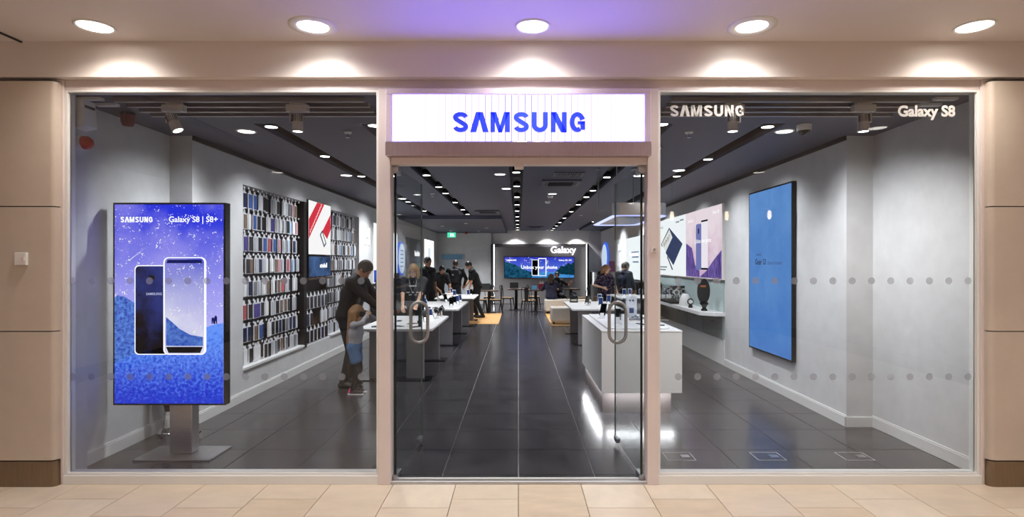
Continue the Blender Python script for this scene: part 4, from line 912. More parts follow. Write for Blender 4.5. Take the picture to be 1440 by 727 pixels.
# shelf along the wall
t = thing('shelf_counter', 'white wall counter with glossy back panels under the light boxes', 'counter', (3.2, 7.3, 0))
MB().prism([(3.36, 4.83), (3.2, 4.83), (3.0, 5.05), (3.0, 9.9), (3.36, 9.9)], .80, .86).build('worktop', M_white, t, True, bevel=.004)
for k in range(5):
    y0 = 4.86 + k * 1.0
    p = MB().box((3.325, y0, .42), (3.345, y0 + .985, .80)).build('glossy_panel', mat('grey_gloss_panel', '#8f9897', .12), t, True)
    for q in (.44, .52): MB().cyl((3.325, y0 + q, .68), (3.32, y0 + q, .68), .014, n=10).build('cable_port', M_black, p, True)
MB().box((3.335, 4.83, .01), (3.348, 9.9, .42)).build('lower_panel', M_white, t, True)
MB().box((3.335, 4.86, .86), (3.348, 9.9, 1.36)).build('back_splash', mat('splash_glass', '#aebfbf', .15), t, True)
ZS = .86
t = thing('oval_speaker', 'dark oval upright display with an orange band at the counter end', 'display', (3.14, 5.25, ZS))
MB().prism([(p[0], p[1] + .33) for p in ellipse(.115, .21, 28)], -.02, .02, 1).xf(Matrix.Rotation(R(15), 4, 'Z')).build('oval_board', M_dark, t, bevel=.004); MB().box((-.075, -.024, .40), (.03, -.02, .43)).xf(Matrix.Rotation(R(15), 4, 'Z')).build('orange_band', mat('orange_print', '#c5703a', .5), t)
MB().lathe((0, -.03, 0), [(.05, 0), (.055, .02), (.03, .05), (.05, .09), (.075, .12), (.06, .15), (0, .16)], 16).build('base', M_blackg, t, smooth=True)
t = thing('watch_stand', 'single smart watch on a black stand on the wall counter', 'watch', (3.1, 5.85, ZS)); MB().box((-.03, -.03, 0), (.03, .03, .05)).build('base', M_black, t, bevel=.004)
MB().tube([(.05 * math.cos(q), .0, .11 + .05 * math.sin(q)) for q in [2 * math.pi * k / 18 for k in range(18)]], .011, 8, True).build('strap', M_black, t, smooth=True); MB().cyl((0, -.055, .11), (0, -.04, .11), .03).build('dial', M_white, t)
t = thing('white_speaker', 'white cone shaped speaker on the wall counter', 'speaker', (3.14, 6.3, ZS)); MB().lathe((0, 0, 0), [(.11, 0), (.115, .02), (.1, .14), (.06, .22), (.03, .235)], 24).build('body', M_white, t, smooth=True); MB().lathe((0, 0, .235), [(.03, 0), (.035, .02), (.02, .045), (0, .05)], 16).build('cap', M_chrome, t, smooth=True)
t = thing('watch_case', 'black tray of watches under a clear box on the wall counter', 'display case', (3.14, 7.3, ZS)); MB().box((-.14, -.55, 0), (.14, .55, .05)).build('tray', M_black, t, bevel=.01)
MB().box((-.13, -.54, .05), (.13, .54, .36)).build('clear_cover', M_acrylic, t)
for k in range(5): 
    y = -.42 + k * .2; w_ = MB().cyl((0, y, .05), (0, y, .2), .02, n=10).build('watch_post', M_chrome, t); MB().tube([(.05 * math.cos(q), y, .22 + .05 * math.sin(q)) for q in [2 * math.pi * j / 14 for j in range(14)]], .012, 6, True).build('watch', M_dark if k % 2 else M_whitep, w_)
t = thing('coffee_machine', 'black capsule machine at the dim end of the wall counter', 'machine', (3.14, 8.5, ZS)); MB().box((-.1, -.14, 0), (.1, .14, .06)).build('base', M_black, t, bevel=.01); MB().box((-.02, -.13, .06), (.1, .13, .36)).build('body', M_black, t, bevel=.02); MB().box((-.12, -.1, .27), (0, .1, .37)).build('spout_head', M_black, t, bevel=.015)
# right wall far end
t, s = lightbox('light_box', 'white light box with printed lines behind the bald man', fR, -12.9, 1.2, -10.7, 2.4, emis('box_white', (.95, .98, 1), 1.3))
for k in range(3): fR.slab(-12.2 + k * .1, 1.95 - k * .14, -11.2, 1.99 - k * .14, .0425, .0435).build('printed_line', emis('print_blue', '#8ea6cf', .7), s, True)
t = thing('round_sign', 'round white wall sign with blue rim above the blonde woman', 'sign', (XR, 17.2, 1.3)); f = onright(XR, 17.2, 1.86)
f.poly(ellipse(.72, .58), .001, .07).build('rim', emis('rim_blue', '#3d63d8', 1.1), t, True); f.poly(ellipse(.64, .51), .07, .074).build('face', emis('round_face', '#cfe0f2', .9), t, True)
t = thing('poster', 'small magenta poster on the wall below the round sign', 'poster', (XR, 16, 1.45)); fR.slab(-16.4, 1.35, -15.3, 1.72, .001, .03).build('board', mat('magenta_print', '#8c1f55', .5), t, True); fR.slab(-16.2, 1.4, -15.9, 1.46, .03, .032).build('printed_line', M_whitep, t, True)
t = thing('black_screen', 'black wall display behind the blonde woman', 'screen', (3.0, 17.0, 0)); MB().box((2.9, 16.2, .02), (3.3, 18.4, 1.35)).build('cabinet', M_black, t, True, bevel=.01); MB().box((2.88, 16.3, .8), (2.9, 18.3, 1.3)).build('panel', M_blackg, t, True)
t = thing('small_sign', 'small lit white sign high on the wall behind the bald man', 'sign', (XR, 14.2, 2.1)); fR.slab(-14.4, 2.08, -14.0, 2.28, .001, .04).build('panel', emis('box_white', (.95, .98, 1), 1.3), t, True); fR.slab(-14.41, 2.06, -13.99, 2.08, .001, .045).build('edge', M_whitep, t, True)
t = thing('slat_unit', 'dark slatted accessory unit behind the bald man', 'wall unit', (3.2, 12, 0)); MB().box((3.18, 10.6, .02), (3.34, 15.0, 1.15)).build('cabinet', M_dark, t, True)
for k in range(9): MB().box((3.15, 10.7 + k * .48, .1), (3.18, 10.75 + k * .48, 1.1)).build('slat', M_black, t, True)

# ------------------------------------------------------------------ back wall
t = thing('feature_panel', 'dark grey feature panel with glowing edges on the back wall', 'panel', (.87, YB - .1, 0))
PXa, PXb = -1.06, 2.82
MB().box((PXa, YB - .14, .01), (PXb, YB - .001, 2.42)).build('board', mat('panel_taupe', '#8d8989', .6), t, True)
MB().box((PXa, YB - .3, 2.30), (PXb, YB - .14, 2.42)).build('canopy', mat('canopy_recess_shade', '#3f3d40', .5), t, True)  # canopy coloured dark to paint in the recess shadow at the panel head
for x in (PXa - .02, PXb - .06): MB().box((x, YB - .32, .01), (x + .08, YB - .14, 2.42)).build('side_fin', M_black if x > 0 else M_dark, t, True); MB().box((x + (.08 if x < 0 else -.03), YB - .33, .05), (x + (.11 if x < 0 else 0), YB - .3, 2.4)).build('light_edge', M_led, t, True)
t = thing('mounted_screen', 'wide landscape screen reading Unbox your phone on the feature panel', 'screen', (.85, YB - .14, 1.04))
f = front(-.58, YB - .14, 1.04); Ws, Hs = 2.85, .87
f.slab(0, 0, Ws, Hs, 0, .05).build('casing', M_bezel, t, True)
sc_ = f.slab(.02, .02, Ws - .02, Hs - .02, .05, .052).build('screen', sky_screen('wide_sky', '#5f86f0', '#2a2cc0', .9, 1.2, 1.95, 24, '#5a5ae0'), t, True)
def wp(pts, nm, m, w): f.poly(pts, w, w + .001).build(nm, m, sc_, True)
wp([(.02, .02), (1.2, .02), (1.25, .2), (.8, .35), (.45, .55), (.02, .68)], 'hillside', noise_emis('wide_hill', '#0c2f52', '#2f7a9c', .7, 9), .053)
wp([(1.1, .02), (2.83, .02), (2.83, .3), (2.3, .22), (1.6, .26), (1.25, .2)], 'lake', noise_emis('wide_lake', '#1f6fc8', '#63b4f0', .9, 5), .0535)
wp([(2.05, .18), (2.83, .12), (2.83, .66), (2.7, .55), (2.6, .62), (2.45, .48), (2.3, .5), (2.2, .35), (2.1, .3)], 'trees', noise_emis('wide_trees', '#0a2440', '#1f5e70', .6, 10), .054)
wp(rrect(1.12, .1, 1.38, .75, .03), 'phone_back_rim', M_rim, .055); wp(rrect(1.14, .12, 1.37, .73, .02), 'phone_back', emis('ink_glow', '#06060c', .6), .0565)
for a in ((1.38, .1, 1.41, .8), (1.68, .1, 1.71, .8), (1.38, .78, 1.71, .81), (1.38, .09, 1.71, .11)): wp([(a[0], a[1]), (a[2], a[1]), (a[2], a[3]), (a[0], a[3])], 'phone_front_rim', M_rim, .057)
text('lettering', 'Unbox your phone', f, 1.42, .38, .19, M_wl, sc_, w=.059, off=.004); text('lettering', 'SAMSUNG', f, .1, .7, .085, M_wl, sc_, w=.059, align='LEFT', off=.003); text('lettering', 'Galaxy S8 | S8+', f, 2.75, .7, .085, M_wl, sc_, w=.059, align='RIGHT', off=.002)
t = thing('back_sign', 'glowing white Galaxy letters above the wide back screen', 'sign', (1.8, YB - .32, 2.05))
text('lettering', 'Galaxy', front(1.8, YB - .32, 2.06), 0, 0, .37, emis('sign_white', (1, .98, 1), 2.0), t, w=.01, ext=.01, off=.008)
t = thing('door_3', 'pale grey back door with a blue glass strip above', 'door', (-2.7, YB, 0), kind='structure')
MB().box((-3.14, YB - .05, 0), (-2.27, YB - .001, 1.78)).build('leaf', mat('door_pale', '#a9b4bb', .5), t, True); MB().box((-3.14, YB - .05, 1.8), (-2.27, YB - .001, 2.0)).build('top_light', mat('door_blue', '#5f8fae', .3), t, True)
MB().box((-3.17, YB - .06, 0), (-3.14, YB - .001, 2.03)).build('frame', M_wall, t, True); MB().box((-2.27, YB - .06, 0), (-2.24, YB - .001, 2.03)).build('frame', M_wall, t, True); MB().cyl((-2.36, YB - .11, 1), (-2.36, YB - .11, 1.2), .012).build('door_handle', M_chrome, t, True)

# wooden floor areas
def woodfloor(name, x0, x1, y0, y1, label):
    t = thing(name, label, 'floor', ((x0 + x1) / 2, y0, 0), kind='structure'); MB().box((x0, y0, .0005), (x1, y1, .002)).build('underlay', M_darkwood, t, True)
    n = int((x1 - x0) / .2); wd = (x1 - x0) / n
    for i in range(n):
        ys = y0; k = 0
        while ys < y1 - .01:
            L = (.9 if (k == 0 and i % 2) else 1.4); ye = min(y1, ys + L)
            MB().box((x0 + i * wd + .002, ys + .002, .002), (x0 + (i + 1) * wd - .002, ye - .002, .006)).build('plank', M_wood, t, True); ys = ye; k += 1
woodfloor('floor_wood', -2.7, -.54, 11.0, 14.25, 'oak plank floor area under the men at the back'); woodfloor('floor_wood', .88, 2.8, 10.6, 14.4, 'oak plank floor area under the beige sofas')

# beige sofas
def bench(x0, x1, y0, y1, label):
    t = thing('sofa_bench', label, 'sofa', ((x0 + x1) / 2, (y0 + y1) / 2, 0), group='beige sofa benches')
    n = 2; wd = (x1 - x0) / n
    for i in range(n): MB().box((x0 + i * wd + .004, y0, .07), (x0 + (i + 1) * wd - .004, y1, .46)).build('cushion', M_leather, t, True, 'auto', bevel=.035)
    for x in (x0 + .08, x1 - .08):
        for y in (y0 + .08, y1 - .08): MB().cyl((x, y, .006), (x, y, .08), .02, n=10).build('leg', M_dark, t, True)
bench(.88, 2.5, 10.85, 11.45, 'beige leather sofa bench nearer the white table'); bench(.86, 2.4, 14.05, 14.6, 'beige leather sofa bench under the seated woman')

# cafe tables and chairs
def cafe_table(x, y, w_, label):
    t = thing('cafe_table', label, 'table', (x, y, 0), group='dark cafe tables')
    MB().box((-w_ / 2, -.35, .71), (w_ / 2, .35, .75)).build('tabletop', M_darkwood, t, bevel=.004); MB().box((-.05, -.05, .015), (.05, .05, .71)).build('column', M_black, t); MB().box((-.25, -.25, 0), (.25, .25, .015)).build('foot', M_black, t)
cafe_table(PX(688, 18.9), 14.6, .62, 'dark cafe table beside the men at the back'); cafe_table(PX(726, 20), 15.7, .6, 'dark cafe table below the start of the wide screen'); cafe_table(PX(754, 18.8), 15.0, .5, 'dark cafe table with a red bag below the wide screen'); cafe_table(PX(803, 20), 15.8, .6, 'dark cafe table at the seated man\'s elbow')
t0 = None
def chair(x, y, rz, label):
    global t0
    if t0: return dup(t0, (x, y, 0), rz, label)
    t = t0 = thing('cafe_chair', label, 'chair', (x, y, 0), rz, 'black metal cafe chairs')
    MB().prism([(-.19, -.19), (.19, -.19), (.17, .18), (-.17, .18)], .45, .465).build('seat', mat('seat_wood', '#a98a64', .5), t, bevel=.004); MB().prism([(-.185, -.185), (.185, -.185), (.165, .175), (-.165, .175)], .415, .45).build('seat_frame', M_black, t)
    for sx in (-1, 1):
        MB().tube([(sx * .17, -.17, .43), (sx * .22, -.22, .0)], [.022, .013], 8).build('leg', M_black, t); MB().tube([(sx * .15, .16, .43), (sx * .2, .23, 0)], [.022, .013], 8).build('leg', M_black, t)
        MB().tube([(sx * .15, .17, .43), (sx * .17, .2, .7), (sx * .15, .22, .86)], .012, 8).build('back_post', M_black, t)
    MB().tube([(-.15, .22, .86), (0, .235, .88), (.15, .22, .86)], .013, 8).build('top_rail', M_black, t)
    MB().prism([(-.06, .44), (.06, .44), (.07, .87), (-.07, .87)], .19, .20, 1).build('back_splat', M_black, t)
    return t
for px_, d, rz, l in ((676, 18.6, 90, 'black cafe chair half hidden by the right-hand standing man'), (697, 18.6, -90, 'black cafe chair facing the table beside the men'), (713, 19.6, 75, 'black cafe chair turned to the table below the screen'), (743, 18.2, 160, 'black cafe chair with its back to the aisle'), (750, 20.2, 100, 'black cafe chair behind the one facing away'), (819, 19.6, -80, 'black cafe chair beside the glowing panel edge'), (688, 20.0, 0, 'black cafe chair behind the table beside the men'), (789, 20.6, 0, 'black cafe chair behind the seated man')):
    l = l.replace('right-hand standing man', 'man in black stooping'); chair(PX(px_, d), d - CD, R(rz), l)
t = thing('gift_bag', 'red and white bag on the cafe table', 'bag', (PX(762, 18.6), 14.85, .75)); MB().prism([(-.09, 0), (.09, 0), (.1, .2), (-.1, .2)], -.05, .05, 1).build('bag_body', mat('bag_red', '#a02838', .5), t)
b = MB()
for k in range(7): a = k * .9; b.prism([(-.07 + .02 * k, .18), (-.03 + .02 * k, .18), (-.03 + .025 * k - .02, .30 + .04 * math.sin(a * 2))], -.03 + .008 * k, -.02 + .008 * k, 1)
b.build('tissue_paper', M_white, t)
t = thing('tablet_display', 'small blue tablet propped on the cafe table by the red bag', 'tablet', (PX(752, 18.8), 14.9, .75)); MB().box((-.1, 0, 0), (.1, .015, .16)).xf(Matrix.Rotation(R(-15), 4, 'X')).build('body', M_dark, t); MB().box((-.09, -.002, .01), (.09, 0, .15)).xf(Matrix.Rotation(R(-15), 4, 'X')).build('screen', emis('tablet_blue', '#5b86a8', .7), t)
for px_, d, l in ((723, 20, 'black laptop on the cafe table below the wide screen'), (683, 19, 'black laptop on the cafe table beside the men'), (796, 20.2, 'black laptop at the seated man\'s elbow')):
    t = thing('laptop', l, 'laptop', (PX(px_, d), d - CD, .75)); MB().box((-.15, -.1, 0), (.15, .1, .015)).build('keyboard_base', M_black, t); MB().box((-.15, -.01, 0), (.15, 0, .2)).xf(Matrix.Translation((0, .1, .015)) @ Matrix.Rotation(R(-15), 4, 'X')).build('lid', M_black, t)

# ------------------------------------------------------------------ people: smooth-union distance fields meshed with surface nets
def V(*a): return np.array(a, float)
def prim_d(p, q):
    k = q[0]
    if k == 'rc':
        _, a, b, r1, r2, _k = q; ab = b - a; h = np.clip(((p - a) @ ab) / max(ab @ ab, 1e-9), 0, 1)
        return np.linalg.norm(p - a - h[..., None] * ab, axis=-1) - (r1 + (r2 - r1) * h)
    _, c, r, M, _k = q
    x = (p - c) @ M; k0 = np.linalg.norm(x / r, axis=-1); k1 = np.linalg.norm(x / (r * r), axis=-1)
    return k0 * (k0 - 1) / np.maximum(k1, 1e-6)
def prim_bb(q):
    if q[0] == 'rc':
        r = max(q[3], q[4]); return np.minimum(q[1], q[2]) - r, np.maximum(q[1], q[2]) + r
    r = max(q[2]); return q[1] - r, q[1] + r
def sdf_mesh(prims, res, cuts=()):
    bb = [prim_bb(q) for q in prims]; lo = np.min([b[0] for b in bb], 0) - 3 * res; hi = np.max([b[1] for b in bb], 0) + 3 * res
    n = np.ceil((hi - lo) / res).astype(int) + 1
    f = np.full(n, 1.0); ax = [lo[i] + res * np.arange(n[i]) for i in range(3)]
    def block(b, mg):
        i0 = np.maximum(np.floor((b[0] - mg - lo) / res).astype(int), 0); i1 = np.minimum(np.ceil((b[1] + mg - lo) / res).astype(int) + 1, n)
        sl = tuple(slice(i0[i], i1[i]) for i in range(3)); g = np.stack(np.meshgrid(*[ax[i][sl[i]] for i in range(3)], indexing='ij'), -1); return sl, g
    for q, b in zip(prims, bb):
        k = q[-1]; sl, g = block(b, max(.05, k * 1.2)); d = prim_d(g, q); a = f[sl]
        h = np.clip(.5 + .5 * (a - d) / k, 0, 1); f[sl] = a + (d - a) * h - k * h * (1 - h)
    for q in cuts:
        sl, g = block(prim_bb(q), .05); d = -prim_d(g, q); f[sl] = np.maximum(f[sl], d)
    s = f < 0; m = np.array(n) - 1
    acc = np.zeros((*m, 3)); cnt = np.zeros(m); quads = []
    grid = np.stack(np.meshgrid(*ax, indexing='ij'), -1)
    edges = []
    for a in range(3):
        u, v = [x for x in range(3) if x != a]
        s0 = [slice(None)] * 3; s1 = [slice(None)] * 3; s0[a] = slice(0, -1); s1[a] = slice(1, None); s0, s1 = tuple(s0), tuple(s1)
        cr = s[s0] != s[s1]; den = f[s0] - f[s1]; tt = np.where(cr, f[s0] / np.where(np.abs(den) < 1e-12, 1, den), 0)
        pos = grid[s0].copy(); pos[..., a] += tt * res; pos *= cr[..., None]
        for du in (0, 1):
            for dv in (0, 1):
                sl = [slice(None)] * 3; sl[u] = slice(du, du + m[u]); sl[v] = slice(dv, dv + m[v]); sl = tuple(sl)
                acc += pos[sl]; cnt += cr[sl]
        edges.append((a, u, v, cr, s[s0]))
    act = cnt > 0; idx = -np.ones(m, int); idx[act] = np.arange(act.sum()); verts = acc[act] / cnt[act][:, None]
    for a, u, v, cr, s0 in edges:
        I = np.argwhere(cr)
        if not len(I): continue
        I = I[(I[:, u] > 0) & (I[:, v] > 0) & (I[:, u] < m[u]) & (I[:, v] < m[v])]
        ins = s0[tuple(I.T)]
        def C(du, dv):
            J = I.copy(); J[:, u] -= du; J[:, v] -= dv; return idx[tuple(J.T)]
        Q = np.stack([C(1, 1), C(0, 1), C(0, 0), C(1, 0)], 1)
        flip = ins if a != 1 else ~ins
        Q[~flip] = Q[~flip][:, ::-1]; quads.append(Q)
    return verts, np.concatenate(quads)
def sdf_obj(name, prims, res, m, parent, cuts=(), extra=()):
    parts = [sdf_mesh(prims, res, cuts)] + [sdf_mesh(e, .006) for e in extra]
    vs, qs, o = [], [], 0
    for v, q in parts: vs.append(v); qs.append(q + o); o += len(v)
    me = D.meshes.new(name); me.from_pydata(np.concatenate(vs).tolist(), [], np.concatenate(qs).tolist()); me.materials.append(m)
    return place(name, me, parent, False, True)
def nrm(v): return v / max(np.linalg.norm(v), 1e-9)
def ik(a, t, l1, l2, pole):
    d = t - a; L = np.linalg.norm(d); L2 = min(L, (l1 + l2) * .999); t = a + nrm(d) * L2
    x = (l1 * l1 - l2 * l2 + L2 * L2) / (2 * L2); h = math.sqrt(max(l1 * l1 - x * x, 0)); u = nrm(d); pp = nrm(pole - u * (pole @ u))
    return a + u * x + pp * h, t
def rotx(a): c, s = math.cos(a), math.sin(a); return np.array([[1, 0, 0], [0, c, -s], [0, s, c]])
def rotz(a): c, s = math.cos(a), math.sin(a); return np.array([[c, -s, 0], [s, c, 0], [0, 0, 1]])
def hand_prims(w, d, side, curl, s):
    """wrist, pointing direction, sideways (thumb) direction: palm, four unequal fingers bent at the knuckles, thumb from the palm's side"""
    d = nrm(d); sd = nrm(side - d * (side @ d)); nm = np.cross(d, sd); P = []
    P.append(('rc', w, w + d * .03 * s, .024 * s, .026 * s, .01)); 
    for k in (-1, 0, 1): P.append(('rc', w + d * .025 * s + sd * k * .016 * s, w + d * .08 * s + sd * k * .022 * s, .015 * s, .013 * s, .012))
    for k, L in zip((-1.5, -.5, .5, 1.5), (.058, .074, .08, .07)):
        a = w + d * .082 * s + sd * k * .018 * s; b = a + (d * math.cos(curl) - nm * math.sin(curl)) * L * .52 * s; c = b + (d * math.cos(2.1 * curl) - nm * math.sin(2.1 * curl)) * L * .48 * s
        P += [('rc', a, b, .0095 * s, .0085 * s, .004), ('rc', b, c, .0085 * s, .0072 * s, .004)]
    a = w + d * .03 * s + sd * .028 * s; b = a + (d * .55 + sd * .75) * .04 * s; c = b + (d * .9 + sd * .25 - nm * .3) * .032 * s
    P += [('rc', a, b, .0125 * s, .011 * s, .006), ('rc', b, c, .011 * s, .0085 * s, .004)]
    return P
SKIN = mat('skin_fair', '#c99678', .55); SKIN2 = mat('skin_light', '#d9ad92', .55); SKIN3 = mat('skin_tan', '#8f6248', .55)
M_eye = mat('eye_dark', '#1b1512', .3); M_lip = mat('lip', '#9c5a50', .5)
def person(label, loc, rz, H=1.75, skin=SKIN, lean=0, head=(0, 0), hz=None, feet=((-.11, 0), (.11, 0)), fdir=(0, 0), hands=(None, None), shirt=None, sleeve=1.0, trousers=None, shoes=M_black,
           hair=None, hairlen=0, res=.014, hs=1.0, bulk=1.0, shorts=None, curl=.5, zfoot=0, pole=None, beard=None):
    s = H / 1.75; t = thing('person', label, 'person', loc, rz)
    hz = .95 * s if hz is None else hz; la = R(lean)
    pel = V(0, 0, hz); T = V(0, -math.sin(la), math.cos(la)); X = V(1, 0, 0); Bk = V(0, math.cos(la), math.sin(la))
    ch = pel + T * .30 * s; nb = pel + T * .50 * s + (-Bk) * -.01; sh = [pel + T * .455 * s + X * k * .175 * s * bulk for k in (-1, 1)]
    ha = la + R(head[0]); HM = rotz(R(head[1])) @ rotx(ha); hd = HM @ V(0, 0, 1); fw = HM @ V(0, -1, 0); hx = HM @ X
    hc = nb + nrm(T + hd) * .085 * s + hd * .065 * s * hs
    # body
    B = []
    for k in (-1, 1):
        B += [('rc', pel + X * k * .075 * s, pel + T * .16 * s + X * k * .06 * s * bulk, .105 * s, .085 * s * bulk, .06 * s), ('rc', pel + T * .16 * s + X * k * .06 * s * bulk, ch + X * k * .085 * s * bulk, .085 * s * bulk, .095 * s * bulk, .06 * s),
              ('rc', ch + X * k * .085 * s * bulk, sh[(k + 1) // 2] * .75 + nb * .25 - T * .03 * s, .095 * s * bulk, .06 * s, .05 * s), ('rc', sh[(k + 1) // 2], nb + T * .01 * s, .052 * s, .045 * s, .04 * s)]
    Tor = list(B)
    B += [('rc', nb - T * .02 * s, hc - hd * .05 * s, .052 * s, .048 * s, .03 * s)]
    h_ = s * hs
    Hd = [('el', hc + hd * .02 * h_, V(.074, .092, .095) * h_, HM, .03 * h_), ('el', hc - hd * .045 * h_ + fw * .02 * h_, V(.056, .068, .068) * h_, HM, .03 * h_), ('rc', hc + fw * .085 * h_ + hd * .005 * h_, hc + fw * .105 * h_ - hd * .03 * h_, .008 * h_, .014 * h_, .012 * h_),
          ('el', hc - hd * .085 * h_ + fw * .062 * h_, V(.022, .02, .02) * h_, HM, .025 * h_)]
    for k in (-1, 1): Hd += [('el', hc + hx * k * .077 * h_ - hd * .01 * h_, V(.01, .02, .032) * h_, HM, .008 * h_)]
    B += Hd
    arms = []; HP = []
    for i, k in enumerate((-1, 1)):
        tg = hands[i]; tg = sh[i] + V(k * .07, -.1, -.52) * s if tg is None else V(*tg)
        pl = V(k * .9, .5, -.8) if pole is None else V(k * pole[0], pole[1], pole[2])
        el, wr = ik(sh[i], tg, .285 * s, .255 * s, pl); arms.append((sh[i], el, wr))
        B += [('rc', sh[i], el, .05 * s, .038 * s, .02 * s), ('rc', el, wr, .038 * s, .025 * s, .015 * s)]
        fd = nrm(wr - el); side = V(-k, 0, 0) if abs(fd[0]) < .8 else V(0, -1, 0); HP.append(hand_prims(wr, fd, side + V(0, -.3, .3), curl, s * 1.02))
    legs = []
    for i, k in enumerate((-1, 1)):
        hp = pel + V(k * .088, 0, -.02) * s; fx, fy = feet[i]; an = V(fx * s, fy * s, .075 * s + zfoot)
        kn, an = ik(hp, an, .44 * s, .435 * s, V(k * .12, -1, .1)); legs.append((hp, kn, an))
        B += [('rc', hp, kn, .085 * s, .056 * s, .03 * s), ('rc', kn, an, .055 * s, .036 * s, .02 * s)]
        toe = an + rotz(R(fdir[i])) @ V(0, -.16, -.045) * s; B += [('rc', an - V(0, 0, .04 * s), toe, .035 * s, .025 * s, .02 * s)]
    body = sdf_obj('body', B, res, skin, t, extra=HP)
    # face details
    fc = MB()
    for k in (-1, 1):
        e = hc + fw * .083 * h_ + hx * k * .03 * h_ + hd * .012 * h_; fc.lathe(tuple(e), [(0, -.007 * h_), (.009 * h_, -.003 * h_), (.009 * h_, .003 * h_), (0, .007 * h_)], 8)
    fc.build('eyes', M_eye, body, smooth=True)
    mo = hc + fw * .088 * h_ - hd * .055 * h_; MB().tube([tuple(mo - hx * .022 * h_ - fw * .006 * h_), tuple(mo), tuple(mo + hx * .022 * h_ - fw * .006 * h_)], .005 * h_, 6).build('mouth', M_lip, body, smooth=True)
    inf = lambda L, e: [(q[0], q[1], q[2], q[3] + e, q[4] + e, q[5]) for q in L]
    if shirt:
        C = inf(Tor, .016 * s)
        for a, e, w_ in arms:
            C.append(('rc', a, a + (e - a) * min(1, sleeve * 2), .062 * s, .052 * s, .03 * s))
            if sleeve > .5: C.append(('rc', e, e + (w_ - e) * (sleeve - .5) * 1.9, .052 * s, .038 * s, .02 * s))
        C.append(('rc', pel + X * -.06 * s, pel + X * .06 * s, .115 * s, .115 * s, .04 * s))
        sdf_obj('shirt', C, res, shirt, t)
    if trousers:
        C = [('rc', pel + V(-.07, 0, .02) * s, pel + V(.07, 0, .02) * s, .122 * s, .122 * s, .04 * s)]
        for a, kn, an in legs: C += [('rc', a, kn, .098 * s, .07 * s, .03 * s), ('rc', kn, an + V(0, 0, .01 * s), .07 * s, .053 * s, .02 * s)]
        sdf_obj('trousers', C, res, trousers, t)
    if shorts:
        C = [('rc', pel + V(-.07, 0, .02) * s, pel + V(.07, 0, .02) * s, .135 * s, .135 * s, .04 * s)]
        for a, kn, an in legs: C += [('rc', a, a + (kn - a) * .55, .115 * s, .105 * s, .03 * s)]
        sdf_obj('shorts', C, res, shorts, t)
    for i, (a, kn, an) in enumerate(legs):
        dv = rotz(R(fdir[i])) @ V(0, -1, 0); z0 = an[2] - .075 * s + .035 * s; c = V(an[0], an[1], z0)
        sdf_obj('shoe', [('rc', c - dv * .03 * s + V(0, 0, .012 * s), c + dv * .17 * s, .043 * s, .036 * s, .02), ('rc', c + V(0, 0, .03 * s), c + dv * .05 * s + V(0, 0, .02 * s), .046 * s, .042 * s, .02), ('rc', c - dv * .04 * s, c + dv * .18 * s, .034 * s, .033 * s, .02)], res * .9, shoes, t)
    if hair:
        e = (.016 if hairlen else .008) * h_
        C = [('el', hc + hd * .028 * h_ - fw * .008 * h_, V(.076, .094, .096) * h_ + e, HM, .02 * h_)]
        if hairlen: 
            dn = V(0, 0, -1)
            for k in (-1, 0, 1): C.append(('rc', hc - fw * .06 * h_ + hx * k * .05 * h_, hc - fw * (.13 if not k else .1) * h_ + hx * k * .085 * h_ + dn * hairlen, .055 * h_, .034 * h_, .05 * h_))
            for k in (-1, 1): C.append(('rc', hc + hx * k * .08 * h_ + hd * .02 * h_, hc + hx * k * .088 * h_ + fw * .02 * h_ + dn * hairlen * .75, .028 * h_, .022 * h_, .03 * h_))
        cut = [('el', hc + fw * .11 * h_ - hd * (.035 if hairlen else .022) * h_, V(.068, .08, .09) * h_, HM, .01)] + ([('el', hc - hd * .11 * h_ + fw * .03 * h_, V(.09, .09, .075) * h_, HM, .01)] if not hairlen else [])
        sdf_obj('hair', C, res * .8, hair, t, cut)
    if beard: sdf_obj('beard', [('el', hc - hd * .07 * h_ + fw * .03 * h_, V(.056, .066, .05) * h_, HM, .03)], res * .8, beard, t, [('el', hc + fw * .1 * h_ - hd * .02 * h_, V(.05, .05, .045) * h_, HM, .01)])
    return t, dict(hc=hc, fw=fw, hd=hd, hx=hx, h=h_, sh=sh, pel=pel, T=T, Bk=Bk, ch=ch, s=s, arms=arms, X=X)
M_bshirt = mat('black_cloth', '#141416', .85); M_jacket = mat('black_jacket', '#101013', .7); M_navy = mat('navy_cloth', '#22263f', .85); M_jeans = mat('blue_denim', '#4a6d96', .85, noise=.15, scale=30); M_dtrous = mat('dark_trousers', '#17171b', .85)
M_gsweat = mat('grey_sweatshirt', '#9b9a9e', .9); M_jeans2 = mat('dark_denim', '#26304a', .85); M_charc = mat('charcoal_shirt', '#2c2c30', .85)
HB = mat('hair_black', '#120f0e', .5); HBR = mat('hair_brown', '#3a2a20', .5); HBL = mat('hair_blonde', '#a5794e', .5); HG = mat('hair_grey', '#5d544c', .6); HFB = mat('hair_fair', '#9a7a56', .5)

# bending man behind the girl
t, J = person('man in a dark jacket bending over the nearest white table', (-2.3, 3.3, 0), R(80), 1.8, SKIN, 17, (30, 0), .97, ((-.12, .0), (.12, .06)), (0, 0), ((-.1, -.55, 1.03), (.16, -.53, 1.05)), M_jacket, 1.0, M_dtrous, M_black, HG, 0, .012, bulk=1.1)
